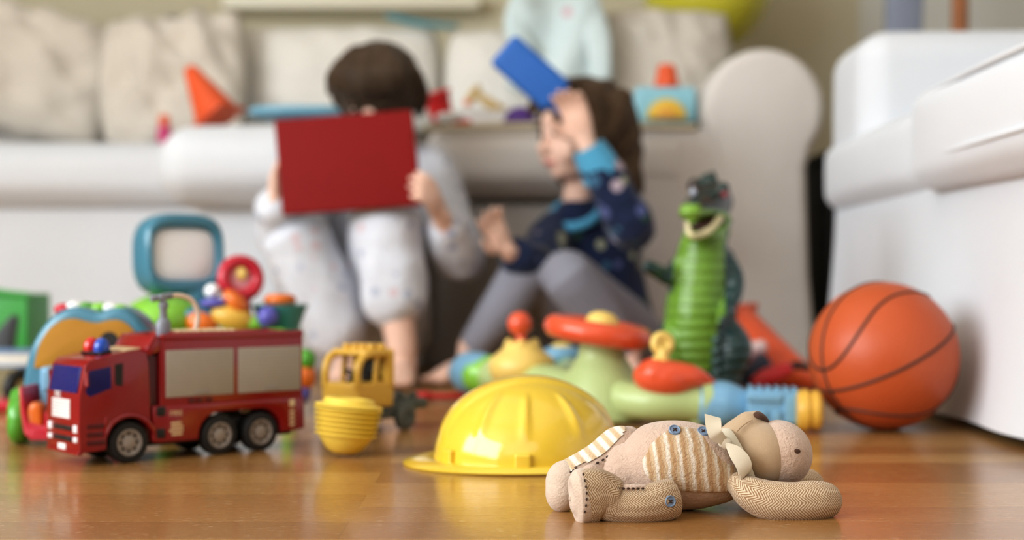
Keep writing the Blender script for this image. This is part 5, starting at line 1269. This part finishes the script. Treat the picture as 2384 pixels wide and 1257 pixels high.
# ---- the red tablet case in the hands
M_tab = plastic('red_leather_case', (140, 20, 18), .6, .05, nscale=30, bump=.1, spec=.15)
tl, trr, br_, bl = P(637, 283, 2.55), P(968, 252, 2.52), P(975, 482, 2.50), P(660, 499, 2.53)
cc = (tl + trr + br_ + bl) / 4; ux = ((trr + br_) - (tl + bl)).normalized(); uz = ((tl + trr) - (bl + br_)); hz_ = uz.length / 2; uz = (uz - ux * uz.dot(ux)).normalized(); uy = uz.cross(ux).normalized(); wx = ((trr + br_) - (tl + bl)).length / 2
Rt = Matrix((ux, uy, uz)).transposed()
tb = thing('tablet_case', 'red tablet case held up in front of a face, seen from its back', 'tablet', bl)
mb = MB(); mb.rbox(cc, (wx, .010, hz_), .0045, 3, 1, rot=Rt)
def shear(p): 
    d = p - cc; a, b = d.dot(ux), d.dot(uz); return p + ux * (-.055 * b)
for v in mb.bm.verts: v.co = shear(v.co)
mb.build('case', M_tab, tb)
mb = MB(); mb.rbox(cc + uy * .0058, (wx * .94, .003, hz_ * .92), .001, 1, 1, rot=Rt)
for v in mb.bm.verts: v.co = shear(v.co)
mb.build('screen', M_eyed, tb)

# ---- the child with the blue brush
kg = thing('person', 'curly haired child in navy printed top and grey leggings, raising one hand', 'person', V(XF(1400, 2.84), 2.84, 0))
pel = V(XF(1408, 2.80), 2.80, .085); chest = V(XF(1368, 2.78), 2.78, .255); neck = V(XF(1346, 2.745), 2.745, .335); hcG = V(XF(1348, 2.72), 2.72, .468)
fwG = V(-.86, -.50, -.10)
shL = V(XF(1446, 2.76), 2.76, .315); shR = V(XF(1290, 2.74), 2.74, .275)
elL = P(1466, 520, 2.56); wrL = P(1362, 330, 2.535); elR = P(1252, 622, 2.64); wrR = P(1180, 582, 2.55)
hipL = pel + V(.045, -.01, -.005); hipR = pel + V(-.045, -.01, -.005)
knR = P(1238, 630, 2.62); anR = V(XF(1092, 2.60), 2.60, .058); toeR = V(XF(1015, 2.54), 2.54, .012)
knL = P(1318, 640, 2.56); anL = V(XF(1462, 2.60), 2.60, .058); toeL = V(XF(1490, 2.51), 2.51, .012)
mb = MB(); LG, RG = head(mb, hcG, fwG, (0, 0, 1), .95)
mb.tube([pel, pel.lerp(chest, .5) + V(0, .01, 0), chest, neck, hcG + V(.012, .01, -.03)], [(.066, .055), (.062, .05), (.066, .05), .032, .032], 20, 5, up=(0, 1, 0))
mb.tube([chest + V(.03, 0, .03), shL, elL, wrL], [.035, .030, .024, .0165], 14, 5)
mb.tube([chest + V(-.03, 0, .03), shR, elR, wrR], [.035, .030, .024, .0165], 14, 5)
mb.tube([pel, hipL, knL, knL.lerp(anL, .35), anL], [.042, .042, .022, .024, .022], 16, 5)
mb.tube([pel, hipR, knR, knR.lerp(anR, .35), anR], [.042, .042, .022, .024, .022], 16, 5)
foot(mb, anL, toeL, .86); foot(mb, anR, toeR, .86)
hand(mb, wrL, P(1326, 225, 2.515) - wrL, (-.35, -.75, .2), -1, 1.12, .34, .10, .6)
hand(mb, wrR, P(1150, 528, 2.53) - wrR, (.2, -.9, .3), -1, .95, .25, .22, 1.0)
organic(mb, 'body', M_skin, kg, .0034, 5)
face_parts(kg, LG, RG, .95)
mb = MB()
mb.ell(LG(0, -.020, .030), (.083, .090, .080), RG, 30, 20)
random.seed(11)
for i in range(26):
    a = random.uniform(-2.5, 2.5); x0, y0 = .074 * math.sin(a), -.02 - .075 * math.cos(a)
    if y0 > .025: continue
    z0 = random.uniform(.02, .06); ln = random.uniform(.09, .17); w_ = random.uniform(.006, .016)
    pts = []
    for k in range(5):
        t = k / 4; pts.append(LG(x0 * (1 + .18 * t) + w_ * math.sin(t * 7 + i), y0 * (1 + .12 * t) + w_ * math.cos(t * 7 + i), z0 - ln * t))
    mb.tube(pts, [.020, .024, .022, .019, .010], 10, 4)
for i in range(6):
    a = -.6 + i * .24; mb.tube([LG(.05 * a, .03, .100), LG(.07 * a, .064, .078), LG(.09 * a, .073, .052)], [.014, .013, .006], 10, 4)
organic(mb, 'hair', M_hairG, kg, .0034, 3, fn=lambda p, n: p + n * (.009 * noise.noise(Vector((p.x * 42, p.y * 42, p.z * 22)))))
mb = MB()
mb.tube([pel + V(0, 0, .0), pel.lerp(chest, .5) + V(0, .01, 0), chest + V(0, 0, .01), neck + V(.002, .004, -.022)], [(.100, .085), (.096, .078), (.094, .066), (.050, .046)], 22, 5, up=(0, 1, 0))
for sh, el, wr, f in ((shL, elL, wrL, .70), (shR, elR, wrR, .62)): mb.tube([chest + (sh - chest) * .4 + V(0, 0, .015), sh, sh.lerp(el, .55), el, el.lerp(wr, f)], [.050, .046, .043, .044, .037], 16, 5)
organic(mb, 'pyjama_top', M_navyp, kg, .0038, 6, fn=lambda p, n: p + n * (.005 * noise.noise(p * 24)))
mb = MB(); mb.tube([elL.lerp(wrL, .58), elL.lerp(wrL, .74), elL.lerp(wrL, .93)], [.039, .036, .0305], 20, 4, cap='flat'); mb.build('cuff', M_cuff, kg, sharp=60)
mb = MB(); nv = (hcG - neck).normalized(); mb.torus(neck + V(-.004, -.006, -.016), .046, .010, nv + V(-.3, -.55, 0), 32, 10); mb.build('collar', M_cuff, kg, sharp=0)
mb = MB()
for hp, kn, an, f in ((hipL, knL, anL, .88), (hipR, knR, anR, .88)):
    mb.tube([pel, hp, hp.lerp(kn, .6), kn, kn.lerp(an, f * .5), kn.lerp(an, f)], [.068, .068, .056, .047, .043, .031], 18, 5)
organic(mb, 'leggings', M_leg, kg, .0036, 6)
# blue brush in the raised hand
M_bbl = plastic('bright_blue_foam', (40, 108, 196), .5, .05, nscale=30)
a, b = P(1216, 154, 2.555), P(1322, 248, 2.555)
bz = thing('toy_brush', 'bright blue flat toy held up in a raised hand', 'toy', a)
d = (b - a).normalized(); Rb = Matrix((d, d.cross(V(0, -1, 0)).cross(d) if False else V(0, 1, 0) - d * d.y, d.cross(V(0, 1, 0) - d * d.y))).transposed()
Rb = Matrix((d, (V(0, 1, 0) - d * d.y).normalized(), d.cross((V(0, 1, 0) - d * d.y).normalized()))).transposed()
mb = MB(); mb.rbox(a + d * .020, (.135, .024, .070), .011, 4, 2, rot=Rb); mb.build('head', M_bbl, bz)
mb = MB(); mb.rbox(a + d * .094, (.06, .02, .044), .009, 4, 2, rot=Rb); mb.build('handle', M_bbl, bz)
